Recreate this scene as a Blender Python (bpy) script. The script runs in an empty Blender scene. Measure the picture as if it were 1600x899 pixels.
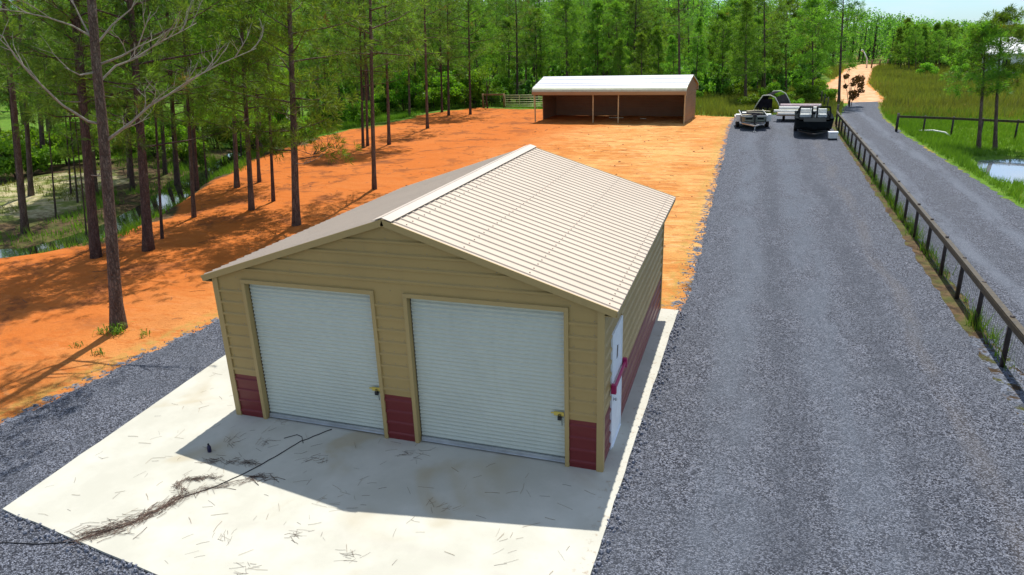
import bpy, math, random
import numpy as np
from mathutils import Matrix, Vector
from mathutils.geometry import tessellate_polygon

rnd = random.Random(7)
rng = np.random.default_rng(7)
scene = bpy.context.scene
COL = scene.collection
R = math.radians

# ------------------------------------------------------------------ helpers
def link(o, parent=None):
    COL.objects.link(o)
    if parent is not None:
        o.parent = parent
    return o

def tag(o, label=None, cat=None, group=None, kind=None):
    if label: o['label'] = label
    if cat: o['category'] = cat
    if group: o['group'] = group
    if kind: o['kind'] = kind
    return o

def empty(name, loc=(0, 0, 0), rz=0.0, label=None, cat=None, group=None):
    o = bpy.data.objects.new(name, None)
    o.empty_display_size = 0.3
    o.location = loc
    o.rotation_euler = (0, 0, rz)
    link(o)
    return tag(o, label, cat, group)

class MB:
    """collects shapes that become ONE mesh object"""
    def __init__(s):
        s.v, s.f, s.m, s.sm = [], [], [], []
    def add(s, vs, fs, mi=0, smooth=False):
        b = len(s.v)
        s.v.extend([tuple(float(a) for a in p) for p in vs])
        for f in fs:
            s.f.append(tuple(i + b for i in f)); s.m.append(mi); s.sm.append(smooth)
        return s
    def box(s, x0, y0, z0, x1, y1, z1, mi=0):
        vs = [(x0,y0,z0),(x1,y0,z0),(x1,y1,z0),(x0,y1,z0),(x0,y0,z1),(x1,y0,z1),(x1,y1,z1),(x0,y1,z1)]
        return s.add(vs, [(0,3,2,1),(4,5,6,7),(0,1,5,4),(1,2,6,5),(2,3,7,6),(3,0,4,7)], mi)
    def hexa(s, bottom, top, mi=0):
        return s.add(list(bottom) + list(top), [(3,2,1,0),(4,5,6,7),(0,1,5,4),(1,2,6,5),(2,3,7,6),(3,0,4,7)], mi)
    def prism(s, poly, axis, a, b, mi=0):
        """poly of 2-D points extruded along axis from a to b; 2-D coordinates are the other two axes in order"""
        n = len(poly)
        def P(p, t):
            if axis == 'x': return (t, p[0], p[1])
            if axis == 'y': return (p[0], t, p[1])
            return (p[0], p[1], t)
        vs = [P(p, a) for p in poly] + [P(p, b) for p in poly]
        fs = [tuple(range(n)), tuple(reversed(range(n, 2*n)))]
        for i in range(n):
            j = (i + 1) % n
            fs.append((j, i, i + n, j + n))
        return s.add(vs, fs, mi)
    def tube(s, path, radii, n=8, mi=0, cap=True, smooth=True, jitter=0.0):
        path = [Vector(p) for p in path]
        if not hasattr(radii, '__len__'): radii = [radii] * len(path)
        vs, fs = [], []
        ref = None
        for i, p in enumerate(path):
            if i == 0: t = path[1] - p
            elif i == len(path) - 1: t = p - path[i-1]
            else: t = path[i+1] - path[i-1]
            t = t.normalized() if t.length > 1e-9 else Vector((0, 0, 1))
            if ref is None:
                ref = Vector((1, 0, 0)) if abs(t.x) < 0.8 else Vector((0, 1, 0))
            a = (ref - t * ref.dot(t)).normalized(); ref = a
            b = t.cross(a)
            for k in range(n):
                w = 2 * math.pi * k / n
                r = radii[i] * (1 + (rnd.uniform(-jitter, jitter) if jitter else 0))
                vs.append(p + a * (math.cos(w) * r) + b * (math.sin(w) * r))
        for i in range(len(path) - 1):
            for k in range(n):
                k2 = (k + 1) % n
                fs.append((i*n + k, i*n + k2, (i+1)*n + k2, (i+1)*n + k))
        if cap:
            fs.append(tuple(reversed(range(n)))); fs.append(tuple(range((len(path)-1)*n, len(path)*n)))
        return s.add(vs, fs, mi, smooth)
    def bar(s, a, b, w, h, mi=0):
        """rectangular bar from a to b, width w (horizontal), height h"""
        a, b = Vector(a), Vector(b)
        t = (b - a).normalized()
        side = t.cross(Vector((0, 0, 1)))
        if side.length < 1e-6: side = Vector((1, 0, 0))
        side.normalize(); up = side.cross(t).normalized()
        q = [(-w/2,-h/2),(w/2,-h/2),(w/2,h/2),(-w/2,h/2)]
        vs = [a + side*x + up*y for x, y in q] + [b + side*x + up*y for x, y in q]
        return s.add(vs, [(0,1,2,3),(7,6,5,4),(0,4,5,1),(1,5,6,2),(2,6,7,3),(3,7,4,0)], mi)
    def mesh(s, name, mats):
        me = bpy.data.meshes.new(name)
        me.from_pydata(s.v, [], s.f)
        for m in (mats if isinstance(mats, (list, tuple)) else [mats]):
            me.materials.append(m)
        me.polygons.foreach_set('material_index', s.m)
        me.polygons.foreach_set('use_smooth', s.sm)
        me.update()
        return me
    def build(s, name, mats, parent=None, bevel=0.0):
        o = bpy.data.objects.new(name, s.mesh(name, mats))
        link(o, parent)
        if bevel:
            b = o.modifiers.new('bevel', 'BEVEL'); b.width = bevel; b.segments = 2; b.limit_method = 'ANGLE'
        return o

def np_mesh(name, V, F, mats, face_attr=None, smooth=False, mat_index=None):
    """fast mesh from arrays; F is (n,3) or (n,4)"""
    me = bpy.data.meshes.new(name)
    V = np.asarray(V, np.float32); F = np.asarray(F, np.int32)
    n, k = F.shape
    me.vertices.add(len(V)); me.vertices.foreach_set('co', V.ravel())
    me.loops.add(n * k); me.loops.foreach_set('vertex_index', F.ravel())
    me.polygons.add(n)
    me.polygons.foreach_set('loop_start', np.arange(0, n*k, k, dtype=np.int32))
    me.polygons.foreach_set('loop_total', np.full(n, k, np.int32))
    if smooth: me.polygons.foreach_set('use_smooth', np.ones(n, bool))
    for m in (mats if isinstance(mats, (list, tuple)) else [mats]): me.materials.append(m)
    if mat_index is not None: me.polygons.foreach_set('material_index', np.asarray(mat_index, np.int32))
    if face_attr:
        for an, arr in face_attr.items():
            at = me.attributes.new(an, 'FLOAT', 'FACE'); at.data.foreach_set('value', np.asarray(arr, np.float32))
    me.update(); me.validate()
    return me

def obj(name, me, parent=None):
    return link(bpy.data.objects.new(name, me), parent)

def copy_tree(src, loc, rz=0.0, sc=1.0):
    """copies a thing with its parts and their sub-parts (mesh data shared)"""
    r = src.copy(); COL.objects.link(r); r.location = loc; r.rotation_euler = (0, 0, rz)
    r.scale = sc if hasattr(sc, '__len__') else (sc, sc, sc)
    for ch in list(src.children):
        c = ch.copy(); COL.objects.link(c); c.parent = r
        for g in list(ch.children):
            d = g.copy(); COL.objects.link(d); d.parent = c
    return r

def smooth01(x): x = np.clip(x, 0, 1); return x * x * (3 - 2 * x)

_perm = np.random.default_rng(11).random((256, 256))
def vnoise(x, y):
    x = np.asarray(x, float); y = np.asarray(y, float)
    xi = np.floor(x).astype(int); yi = np.floor(y).astype(int)
    fx = x - xi; fy = y - yi
    fx = fx*fx*(3-2*fx); fy = fy*fy*(3-2*fy)
    p = lambda a, b: _perm[a & 255, b & 255]
    return (p(xi,yi)*(1-fx)+p(xi+1,yi)*fx)*(1-fy) + (p(xi,yi+1)*(1-fx)+p(xi+1,yi+1)*fx)*fy

def sd_poly(X, Y, poly):
    """signed distance to polygon, positive inside"""
    X = np.asarray(X, float); Y = np.asarray(Y, float)
    d = np.full(X.shape, 1e9); ins = np.zeros(X.shape, bool)
    n = len(poly)
    for i in range(n):
        ax, ay = poly[i]; bx, by = poly[(i+1) % n]
        ex, ey = bx-ax, by-ay
        t = np.clip(((X-ax)*ex + (Y-ay)*ey) / (ex*ex+ey*ey+1e-12), 0, 1)
        d = np.minimum(d, np.hypot(X-ax-t*ex, Y-ay-t*ey))
        c = (ay > Y) != (by > Y)
        xs = ax + (Y-ay) / (by-ay if abs(by-ay) > 1e-9 else 1e-9) * ex
        ins ^= c & (X < xs)
    return np.where(ins, d, -d)

def d_line(X, Y, pts):
    d = np.full(np.shape(X), 1e9)
    for (ax, ay), (bx, by) in zip(pts[:-1], pts[1:]):
        ex, ey = bx-ax, by-ay
        t = np.clip(((X-ax)*ex+(Y-ay)*ey)/(ex*ex+ey*ey), 0, 1)
        d = np.minimum(d, np.hypot(X-ax-t*ex, Y-ay-t*ey))
    return d

# ------------------------------------------------------------------ materials
class NT:
    def __init__(s, name):
        s.m = bpy.data.materials.new(name); s.m.use_nodes = True
        s.t = s.m.node_tree; s.n = s.t.nodes; s.l = s.t.links
        s.b = s.n['Principled BSDF']; s.out = s.n['Material Output']
    def node(s, typ, **kw):
        x = s.n.new(typ)
        for k, v in kw.items():
            if k in ('operation', 'blend_type', 'data_type', 'feature', 'distance', 'attribute_name', 'noise_dimensions', 'interpolation_type', 'clamp'):
                setattr(x, k, v)
            else:
                i = int(k[1:]) if k[0] == 'i' and k[1:].isdigit() else k.replace('_', ' ')
                s.put(x.inputs[i], v)
        return x
    def put(s, sock, v):
        if isinstance(v, bpy.types.NodeSocket): s.l.new(v, sock)
        elif isinstance(v, bpy.types.Node): s.l.new(v.outputs[0], sock)
        else:
            if hasattr(v, '__len__') and len(v) == 3 and sock.type == 'RGBA': v = (*v, 1)
            sock.default_value = v
    def pos(s): return s.node('ShaderNodeNewGeometry').outputs['Position']
    def objc(s): return s.node('ShaderNodeTexCoord').outputs['Object']
    def scale(s, vec, sc):
        return s.node('ShaderNodeVectorMath', operation='MULTIPLY', i0=vec, i1=sc).outputs[0]
    def noise(s, vec, sc, detail=4, rough=0.55, dist=0.0):
        return s.node('ShaderNodeTexNoise', Vector=vec, Scale=sc, Detail=detail, Roughness=rough, Distortion=dist).outputs['Fac']
    def ramp(s, fac, a, b, smooth=True):
        x = s.node('ShaderNodeMapRange', interpolation_type='SMOOTHSTEP' if smooth else 'LINEAR')
        s.put(x.inputs['Value'], fac); x.inputs['From Min'].default_value = a; x.inputs['From Max'].default_value = b
        return x.outputs[0]
    def mix(s, fac, a, b, mode='MIX'):
        x = s.node('ShaderNodeMix', data_type='RGBA', blend_type=mode)
        s.put(x.inputs[0], fac); s.put(x.inputs[6], a); s.put(x.inputs[7], b)
        return x.outputs[2]
    def math(s, op, a, b=0.0, c=0.0):
        return s.node('ShaderNodeMath', operation=op, i0=a, i1=b, i2=c).outputs[0]
    def bump(s, h, strength=0.5, dist=0.02):
        return s.node('ShaderNodeBump', Strength=strength, Distance=dist, Height=h).outputs[0]
    def attr(s, name, out='Fac'):
        return s.node('ShaderNodeAttribute', attribute_name=name).outputs[out]
    def set(s, **kw):
        for k, v in kw.items(): s.put(s.b.inputs[k.replace('_', ' ')], v)
        return s

def plain(name, col, rough=0.6, metal=0.0, var=0.12, sc=3.0, spec=0.4, bumps=0.0):
    t = NT(name)
    p = t.objc()
    n = t.noise(p, sc, 5, 0.6)
    c = t.mix(t.ramp(n, 0.3, 0.7), tuple(x*(1-var) for x in col), tuple(min(1, x*(1+var)) for x in col))
    t.set(Base_Color=c, Roughness=rough, Metallic=metal, Specular_IOR_Level=spec)
    if bumps: t.set(Normal=t.bump(n, bumps, 0.02))
    return t.m

def metal_sheet(name, col, rough=0.42, spec=0.5, dirt=0.10, dirtcol=None, wave=(1.0, 1.0, 1.0)):
    """painted ribbed steel: slight oil-canning waves and rain dirt"""
    t = NT(name)
    p = t.pos()
    n1 = t.noise(p, 0.7, 5, 0.6)
    n2 = t.noise(t.scale(p, (6, 6, 0.6)), 1.0, 4, 0.7)
    c = t.mix(t.math('MULTIPLY', t.ramp(n1, 0.35, 0.75), 0.55), col, tuple(x*(1-dirt*1.6) for x in col))
    c = t.mix(t.math('MULTIPLY', t.ramp(n2, 0.55, 0.8), 0.35), c, dirtcol or tuple(x*0.7 for x in col))
    w = t.noise(t.scale(p, wave), 1.0, 2, 0.4)
    t.set(Base_Color=c, Roughness=t.math('ADD', t.math('MULTIPLY', n1, 0.2), rough - 0.1), Specular_IOR_Level=spec,
          Normal=t.bump(w, 0.5, 0.03))
    return t.m

M = {}
M['tan'] = metal_sheet('tan_sheet_metal', (0.38, 0.265, 0.10), 0.45, 0.4, 0.14, (0.24, 0.175, 0.085), (1.2, 1.2, 5.0))
M['tan_trim'] = metal_sheet('tan_trim_metal', (0.39, 0.28, 0.115), 0.5, 0.4, 0.06)
M['roof_tan'] = metal_sheet('roof_sheet_metal', (0.53, 0.445, 0.36), 0.58, 0.15, 0.06, (0.43, 0.35, 0.27), (1.0, 1.0, 1.0))
M['ridge'] = metal_sheet('ridge_sheet_metal', (0.54, 0.47, 0.40), 0.55, 0.2, 0.08)
M['red'] = metal_sheet('red_sheet_metal', (0.155, 0.020, 0.021), 0.42, 0.35, 0.10, (0.13, 0.025, 0.022), (1.2, 1.2, 5.0))
M['white_door'] = metal_sheet('shutter_white', (0.525, 0.55, 0.48), 0.5, 0.2, 0.08, (0.40, 0.44, 0.36), (1, 1, 6))
M['white_paint'] = plain('white_paint', (0.75, 0.80, 0.86), 0.45, 0, 0.05)
M['steel'] = plain('galvanised_steel', (0.5, 0.52, 0.54), 0.4, 0.7, 0.15)
M['brass'] = plain('yellow_zinc', (0.62, 0.50, 0.12), 0.4, 0.6, 0.15)
M['black'] = plain('black_rubber', (0.012, 0.012, 0.014), 0.6, 0, 0.2)
M['darkgap'] = plain('dark_gap', (0.02, 0.02, 0.025), 0.8, 0, 0.1)
M['screw'] = plain('screw_heads', (0.26, 0.22, 0.18), 0.5, 0.2, 0.1)
M['magenta'] = plain('magenta_red_paint', (0.36, 0.012, 0.10), 0.4, 0, 0.1)
M['glass'] = plain('dark_glass', (0.015, 0.018, 0.022), 0.08, 0, 0.1, 3, 0.6)
M['fencewood'] = plain('dark_stained_timber', (0.030, 0.020, 0.018), 0.55, 0, 0.4, 8, 0.4, 0.3)
M['railwood'] = plain('dark_rail_timber', (0.055, 0.040, 0.018), 0.5, 0, 0.4, 8, 0.4, 0.3)
M['wire'] = plain('fence_wire', (0.10, 0.11, 0.10), 0.5, 0.5, 0.2)
M['oldwood'] = plain('weathered_timber', (0.20, 0.13, 0.065), 0.8, 0, 0.35, 6, 0.2, 0.4)
M['gatesteel'] = plain('pale_gate_tube', (0.50, 0.52, 0.30), 0.5, 0.2, 0.12)
M['shed_roof'] = metal_sheet('shed_roof_metal', (0.62, 0.63, 0.68), 0.4, 0.5, 0.10, (0.40, 0.42, 0.42))
M['shed_eave'] = plain('shed_eave_metal', (0.50, 0.53, 0.40), 0.5, 0.1, 0.1)
M['shed_tan'] = metal_sheet('shed_fascia_metal', (0.36, 0.23, 0.12), 0.5, 0.4, 0.1)
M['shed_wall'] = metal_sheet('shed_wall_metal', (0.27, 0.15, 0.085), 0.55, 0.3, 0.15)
M['shed_post'] = plain('shed_post_metal', (0.50, 0.36, 0.19), 0.5, 0.1, 0.12)
M['hull_black'] = plain('black_gelcoat', (0.008, 0.011, 0.013), 0.85, 0, 0.2, 3, 0.03)
M['hull_pale'] = plain('pale_green_aluminium', (0.15, 0.18, 0.145), 0.5, 0.2, 0.2)
M['fibre_white'] = plain('white_gelcoat', (0.72, 0.73, 0.70), 0.4, 0, 0.06)
M['board_pale'] = plain('pale_board', (0.62, 0.55, 0.38), 0.7, 0, 0.2)
M['net'] = plain('dark_net_cover', (0.014, 0.013, 0.017), 0.95, 0, 0.3, 3, 0.03)
M['pipe_pale'] = plain('pale_pipe', (0.52, 0.52, 0.44), 0.5, 0, 0.1)
M['deadwood'] = plain('dead_branch_wood', (0.26, 0.23, 0.19), 0.85, 0, 0.25, 10)
M['straw'] = plain('pine_straw', (0.085, 0.05, 0.036), 0.8, 0, 0.5, 20)
M['straw_pale'] = plain('pale_straw', (0.26, 0.19, 0.12), 0.8, 0, 0.3, 20)
M['house_white'] = plain('white_siding', (0.78, 0.78, 0.76), 0.6, 0, 0.06)
M['house_roof'] = plain('grey_shingle', (0.35, 0.36, 0.37), 0.8, 0, 0.15)
M['bottle'] = plain('dark_blue_plastic', (0.012, 0.012, 0.05), 0.3, 0, 0.1)

def bark(name, a, b, c):
    t = NT(name)
    p = t.objc()
    q = t.scale(p, (9, 9, 2.2))
    v = t.node('ShaderNodeTexVoronoi', feature='DISTANCE_TO_EDGE', Vector=t.scale(t.node('ShaderNodeVectorMath', operation='ADD', i0=p, i1=t.scale(t.node('ShaderNodeTexNoise', Vector=p, Scale=7.0).outputs['Color'], (0.12, 0.12, 0.3))).outputs[0], (20, 20, 5.5)), Scale=1.0).outputs['Distance']
    n = t.noise(q, 1.0, 6, 0.65, 0.6)
    col = t.mix(t.ramp(n, 0.35, 0.65), a, b)
    col = t.mix(t.ramp(t.noise(p, 1.3, 4, 0.6), 0.5, 0.75), col, c)
    col = t.mix(t.math('MULTIPLY', t.math('SUBTRACT', 1.0, t.ramp(v, 0.0, 0.16)), 0.6), col, tuple(x*0.5 for x in a))
    t.set(Base_Color=col, Roughness=0.9, Specular_IOR_Level=0.15,
          Normal=t.bump(t.math('ADD', n, t.math('MULTIPLY', t.ramp(v, 0, 0.2), 0.8)), 0.9, 0.03))
    return t.m
M['bark'] = bark('pine_bark', (0.105, 0.070, 0.056), (0.20, 0.145, 0.115), (0.26, 0.215, 0.18))
M['bark_dark'] = bark('dark_pine_bark', (0.075, 0.050, 0.045), (0.14, 0.095, 0.08), (0.17, 0.135, 0.115))

def foliage(name, dark, light, dry=None, trans=0.4):
    t = NT(name)
    tint = t.attr('tint')
    rndo = t.node('ShaderNodeObjectInfo').outputs['Random']
    f = t.math('ADD', t.math('MULTIPLY', tint, 0.75), t.math('MULTIPLY', rndo, 0.25))
    c = t.mix(f, dark, light)
    if dry: c = t.mix(t.ramp(tint, 0.93, 0.97), c, dry)
    hue = t.node('ShaderNodeHueSaturation', Hue=t.math('ADD', t.math('MULTIPLY', rndo, 0.05), 0.475), Saturation=1.0, Value=t.math('ADD', t.math('MULTIPLY', rndo, 0.4), 0.8), Color=c)
    c = hue.outputs[0]
    t.set(Base_Color=c, Roughness=0.55, Specular_IOR_Level=0.3)
    tr = t.node('ShaderNodeBsdfTranslucent', Color=t.mix(1.0, c, (1.25, 1.35, 0.5), 'MULTIPLY'))
    mx = t.node('ShaderNodeMixShader', Fac=trans, i1=t.b.outputs[0], i2=tr.outputs[0])
    t.l.new(mx.outputs[0], t.out.inputs[0])
    return t.m
M['needle'] = foliage('pine_needles', (0.04, 0.105, 0.024), (0.215, 0.345, 0.055), (0.22, 0.15, 0.05), 0.55)
M['needle_young'] = foliage('young_pine_needles', (0.045, 0.12, 0.02), (0.25, 0.40, 0.05), (0.18, 0.15, 0.04), 0.55)
M['leaf'] = foliage('broad_leaves', (0.06, 0.15, 0.016), (0.24, 0.40, 0.03), None, 0.5)
M['leaf_grey'] = foliage('grey_green_leaves', (0.09, 0.12, 0.065), (0.22, 0.25, 0.17), None, 0.3)
M['leaf_dry'] = foliage('rusty_leaves', (0.10, 0.035, 0.015), (0.24, 0.09, 0.03), None, 0.3)
M['grass'] = foliage('grass_blades', (0.07, 0.145, 0.014), (0.17, 0.275, 0.025), (0.25, 0.19, 0.06), 0.45)
M['meadow'] = foliage('meadow_blades', (0.125, 0.135, 0.028), (0.24, 0.29, 0.05), (0.24, 0.15, 0.06), 0.4)

# ------------------------------------------------------------------ layout of the ground (metres, garage front-left corner is the origin)
W, L, H, RZ = 7.32, 7.75, 2.98, 4.16
GZ = -0.045
PAD_LEFT = [(-21.9, 61.5), (-22.4, 53.3), (-23.6, 43.4), (-21.8, 34.2), (-20.5, 28.6), (-17.7, 20.5), (-15.0, 15.6), (-13.6, 11.5), (-14.2, 8.3), (-18.0, 6.0), (-32.0, 3.0)]
CLAY = [(8.6, 4.0), (8.4, 54.8), (4.1, 56.5), (-9, 61), (-18.5, 64.6)] + PAD_LEFT + [(-32, -14), (-3.0, -14), (-3.0, 4.0)]
DRIVE = [(-3.9, 4.6), (-3.0, 5.3), (-2.3, 6.0), (-2.2, 7.5), (7.85, 7.6), (8.0, 9), (7.9, 18), (7.9, 28), (7.8, 38), (7.7, 47), (7.85, 54), (9.2, 56.5), (12, 57), (14.8, 56),
         (15.0, 44), (14.75, 29), (14.6, 19), (14.5, 12.5), (14.42, 6), (14.3, 0), (14.2, -16), (-7, -16), (-5.2, -6), (-4.5, -2.6), (-4.3, -0.3), (-4.25, 1.4), (-4.05, 3.2)]
ROAD = [(14.72, -16), (14.92, 5), (15.02, 11), (15.15, 23), (15.35, 42), (16.3, 55), (17.2, 63), (18.4, 68.6), (21.0, 69.4), (20.0, 62), (19.3, 54), (19.15, 44), (19.3, 36), (19.6, 24), (19.8, 10), (20.0, -16)]
DIRT = [(17.2, 68.0), (21.6, 69.0), (22.2, 80), (23.2, 96), (25.6, 112), (29.2, 136), (32.5, 152), (29.5, 154), (25.0, 137), (21.5, 112), (18.5, 96), (15.5, 87), (16.0, 83), (18.2, 83), (17.7, 76)]
POND = [(20.6, 28.6), (21.6, 27.4), (30, 24), (38, 24), (40, 31), (33, 36.0), (23.5, 36.4), (21.3, 35.6), (20.5, 32.2)]
CREEK = [(-30, 2.5), (-22, 6.5), (-17.2, 9.0), (-16.8, 12.0), (-18.9, 17.8), (-22.5, 24), (-26.2, 33), (-30.3, 43), (-31, 51), (-29.5, 57), (-32, 66)]
SAND = [(-33, 17), (-34, 24), (-30, 26), (-24.5, 22.5), (-21.5, 15), (-22.0, 11), (-26, 9.5), (-36, 10)]

def ground_height(x, y):
    x = np.asarray(x, float); y = np.asarray(y, float)
    pad = sd_poly(x, y, CLAY)
    road = np.maximum(np.maximum(sd_poly(x, y, DRIVE), sd_poly(x, y, ROAD)), sd_poly(x, y, DIRT))
    flat = np.maximum(pad, road)
    out = smooth01((-flat - 0.3) / 3.5)
    left = smooth01((-x + 2) / 6)
    right = smooth01((x - 19.0) / 2.0)
    h = np.full(x.shape, GZ)
    n = vnoise(x*0.35+7, y*0.35+3)*0.6 + vnoise(x*1.1, y*1.1)*0.25
    h = h - out * left * 0.30 - out * right * 0.18 + out * (n - 0.42) * 0.30
    # small lumps inside the clay yard, away from building, slab, drive
    inner = smooth01((pad - 0.2) / 2) * smooth01((-road - 0.6) / 1.5)
    h = h + inner * ((vnoise(x*0.8, y*0.8)-0.5)*0.07 + (vnoise(x*2.3+9, y*2.3)-0.5)*0.05)
    c = d_line(x, y, CREEK)
    h = np.where(left > 0.5, h - 0.42 * smooth01((1.9 - c) / 1.5), h)
    p = sd_poly(x, y, POND)
    h = h - 0.35 * smooth01((p + 0.35) / 0.8)
    s = sd_poly(x, y, SAND)
    h = h + 0.22 * smooth01((s + 0.5) / 3)
    far = smooth01((np.hypot(x, y) - 300) / 500)
    return h * (1 - far) + GZ * far

def gz(x, y): return float(ground_height(np.array([x]), np.array([y]))[0])

# ground mesh: dense near, sparse far, reaches the horizon
def axis(a0, a1, step, lo, hi):
    core = list(np.arange(a0, a1 + 1e-6, step))
    s, v = step, a1
    up = []
    while v < hi: s *= 1.22; v += s; up.append(v)
    s, v = step, a0
    dn = []
    while v > lo: s *= 1.22; v -= s; dn.append(v)
    return np.array(dn[::-1] + core + up)
gx = axis(-36, 30, 0.45, -3500, 3500); gy = axis(-14, 72, 0.45, -1500, 4500)
X, Y = np.meshgrid(gx, gy)
Z = ground_height(X, Y)
nx, ny = len(gx), len(gy)
idx = np.arange(nx*ny).reshape(ny, nx)
F = np.stack([idx[:-1,:-1].ravel(), idx[:-1,1:].ravel(), idx[1:,1:].ravel(), idx[1:,:-1].ravel()], 1)

def ground_material():
    t = NT('yard_ground')
    p = t.pos()
    soil = t.node('ShaderNodeVertexColor'); soil.layer_name = 'soil'
    sep = t.node('ShaderNodeSeparateColor', Color=soil.outputs['Color'])
    clayw, grassw, sandw = sep.outputs[0], sep.outputs[1], sep.outputs[2]
    spill = soil.outputs['Alpha']
    nb = t.noise(p, 0.9, 6, 0.65)
    nm = t.noise(p, 3.5, 5, 0.65)
    nf = t.noise(p, 26, 4, 0.7)
    big = t.noise(p, 0.16, 4, 0.6)
    def mask(w, amp=0.55, lo=0.42, hi=0.58):
        return t.ramp(t.math('ADD', w, t.math('MULTIPLY', t.math('SUBTRACT', t.math('ADD', t.math('MULTIPLY', nb, 0.6), t.math('MULTIPLY', nm, 0.4)), 0.5), amp)), lo, hi)
    # clay: bright sandy orange with redder damp patches, streaks of old litter
    clay = t.mix(t.ramp(big, 0.40, 0.62), (0.50, 0.20, 0.046), (0.61, 0.325, 0.11))
    clay = t.mix(t.math('MULTIPLY', t.ramp(nb, 0.45, 0.68), 0.75), clay, (0.64, 0.35, 0.12))
    sx = t.noise(t.scale(p, (0.5, 1.6, 1)), 1.2, 5, 0.7, 0.8)
    clay = t.mix(t.math('MULTIPLY', t.ramp(sx, 0.48, 0.60), 0.75), clay, (0.40, 0.145, 0.036))
    clay = t.mix(t.math('MULTIPLY', t.ramp(nf, 0.53, 0.66), 0.5), clay, (0.28, 0.10, 0.032))
    pale = t.noise(t.scale(p, (0.8, 2.4, 1)), 1.1, 5, 0.7, 1.0)
    clay = t.mix(t.math('MULTIPLY', t.ramp(pale, 0.54, 0.66), 0.7), clay, (0.66, 0.40, 0.18))
    fine = t.noise(t.scale(p, (3.0, 7.0, 1)), 1.6, 5, 0.75, 1.2)
    clay = t.mix(t.math('MULTIPLY', t.ramp(fine, 0.54, 0.63), 0.62), clay, (0.24, 0.085, 0.03))
    xyz = t.node('ShaderNodeSeparateXYZ', Vector=p)
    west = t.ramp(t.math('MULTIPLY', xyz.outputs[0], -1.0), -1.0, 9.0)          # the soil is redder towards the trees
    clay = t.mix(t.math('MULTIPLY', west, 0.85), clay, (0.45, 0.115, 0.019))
    clay = t.mix(t.math('MULTIPLY', t.ramp(spill, 0.02, 0.3), t.math('MULTIPLY', t.ramp(nm, 0.4, 0.6), 0.6)), clay, (0.33, 0.24, 0.06))
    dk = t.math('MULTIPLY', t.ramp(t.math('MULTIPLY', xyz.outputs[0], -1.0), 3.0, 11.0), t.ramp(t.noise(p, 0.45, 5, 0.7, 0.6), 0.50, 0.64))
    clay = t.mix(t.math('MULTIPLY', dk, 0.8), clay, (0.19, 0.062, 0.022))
    litter = t.mix(t.ramp(nm, 0.35, 0.65), (0.050, 0.034, 0.020), (0.13, 0.085, 0.045))
    litter = t.mix(t.math('MULTIPLY', t.ramp(nb, 0.45, 0.6), 0.6), litter, (0.075, 0.10, 0.022))
    grass = t.mix(t.ramp(nm, 0.3, 0.7), (0.060, 0.130, 0.014), (0.12, 0.225, 0.022))
    grass = t.mix(t.math('MULTIPLY', t.ramp(nb, 0.5, 0.7), 0.5), grass, (0.16, 0.17, 0.035))
    sand = t.mix(t.ramp(nm, 0.3, 0.7), (0.30, 0.25, 0.12), (0.46, 0.41, 0.26))
    sand = t.mix(t.ramp(nb, 0.44, 0.58), sand, (0.15, 0.18, 0.045))
    c = t.mix(mask(grassw), litter, grass)
    c = t.mix(mask(sandw), c, sand)
    # meadow patches beyond the road turn brown
    mp = t.math('MULTIPLY', t.ramp(xyz.outputs[0], 18.0, 21.0), t.ramp(xyz.outputs[1], 44.0, 62.0))
    c = t.mix(t.math('MULTIPLY', mp, t.ramp(t.noise(p, 0.11, 4, 0.6), 0.42, 0.6)), c, (0.14, 0.095, 0.03))
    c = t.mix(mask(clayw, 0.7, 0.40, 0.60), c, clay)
    # stones spilled over the edge of the drive
    v = t.node('ShaderNodeTexVoronoi', Vector=p, Scale=26.0)
    stone = t.mix(t.node('ShaderNodeSeparateColor', Color=v.outputs['Color']).outputs[0], (0.03, 0.035, 0.045), (0.19, 0.21, 0.26))
    c = t.mix(t.ramp(t.math('ADD', spill, t.math('MULTIPLY', t.math('SUBTRACT', nm, 0.5), 1.1)), 0.5, 0.62), c, stone)
    hgt = t.math('ADD', t.math('MULTIPLY', nm, 0.6), t.math('MULTIPLY', nf, 0.25))
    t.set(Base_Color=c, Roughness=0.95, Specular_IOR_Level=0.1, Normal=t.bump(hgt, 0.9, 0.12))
    return t.m

gme = np_mesh('ground', np.stack([X.ravel(), Y.ravel(), Z.ravel()], 1), F, ground_material(), smooth=True)
xf, yf = X.ravel(), Y.ravel()
jx = xf + (vnoise(xf*0.5, yf*0.5)-0.5)*2.0; jy = yf + (vnoise(xf*0.5+50, yf*0.5)-0.5)*2.0
cl = smooth01((sd_poly(jx, jy, CLAY) + 0.9*(xf < -10)*(yf < 45))/1.8*0.5 + 0.5)
rd = np.maximum(sd_poly(xf, yf, DRIVE), sd_poly(xf, yf, ROAD))
dd = sd_poly(xf, yf, DIRT)
cl = np.maximum(cl, smooth01((dd + 0.8)/1.0))
cl = np.maximum(cl, 0.47*smooth01((sd_poly(xf, yf, ROAD)+0.7)/0.7)*(yf > 18)*(yf < 70)*(xf > 18))
sa = smooth01(sd_poly(jx, jy, SAND)/2.0*0.5+0.5)*0.62
pe = sd_poly(jx, jy, POND); sa = np.maximum(sa, 0.5*smooth01(1 - np.abs(pe)/0.7))
dist = np.hypot(xf-9.3, yf+9.95)
gr = np.zeros_like(xf)
gr = np.where(xf > 14.5, np.where(xf < 17.5, 0.42, 0.95), gr)
gr = np.maximum(gr, smooth01((dist-52)/14)*np.where(xf < -24, 1.0, 0.55))
gr = np.maximum(gr, 0.35*(xf < -12))
gr = np.maximum(gr, 0.7*(yf > 55)*(xf > 3))
sp = smooth01((rd + 1.1)/1.1)*0.62
sp = np.where((xf > 14) & (yf > 8), sp*0.45, sp)
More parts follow.
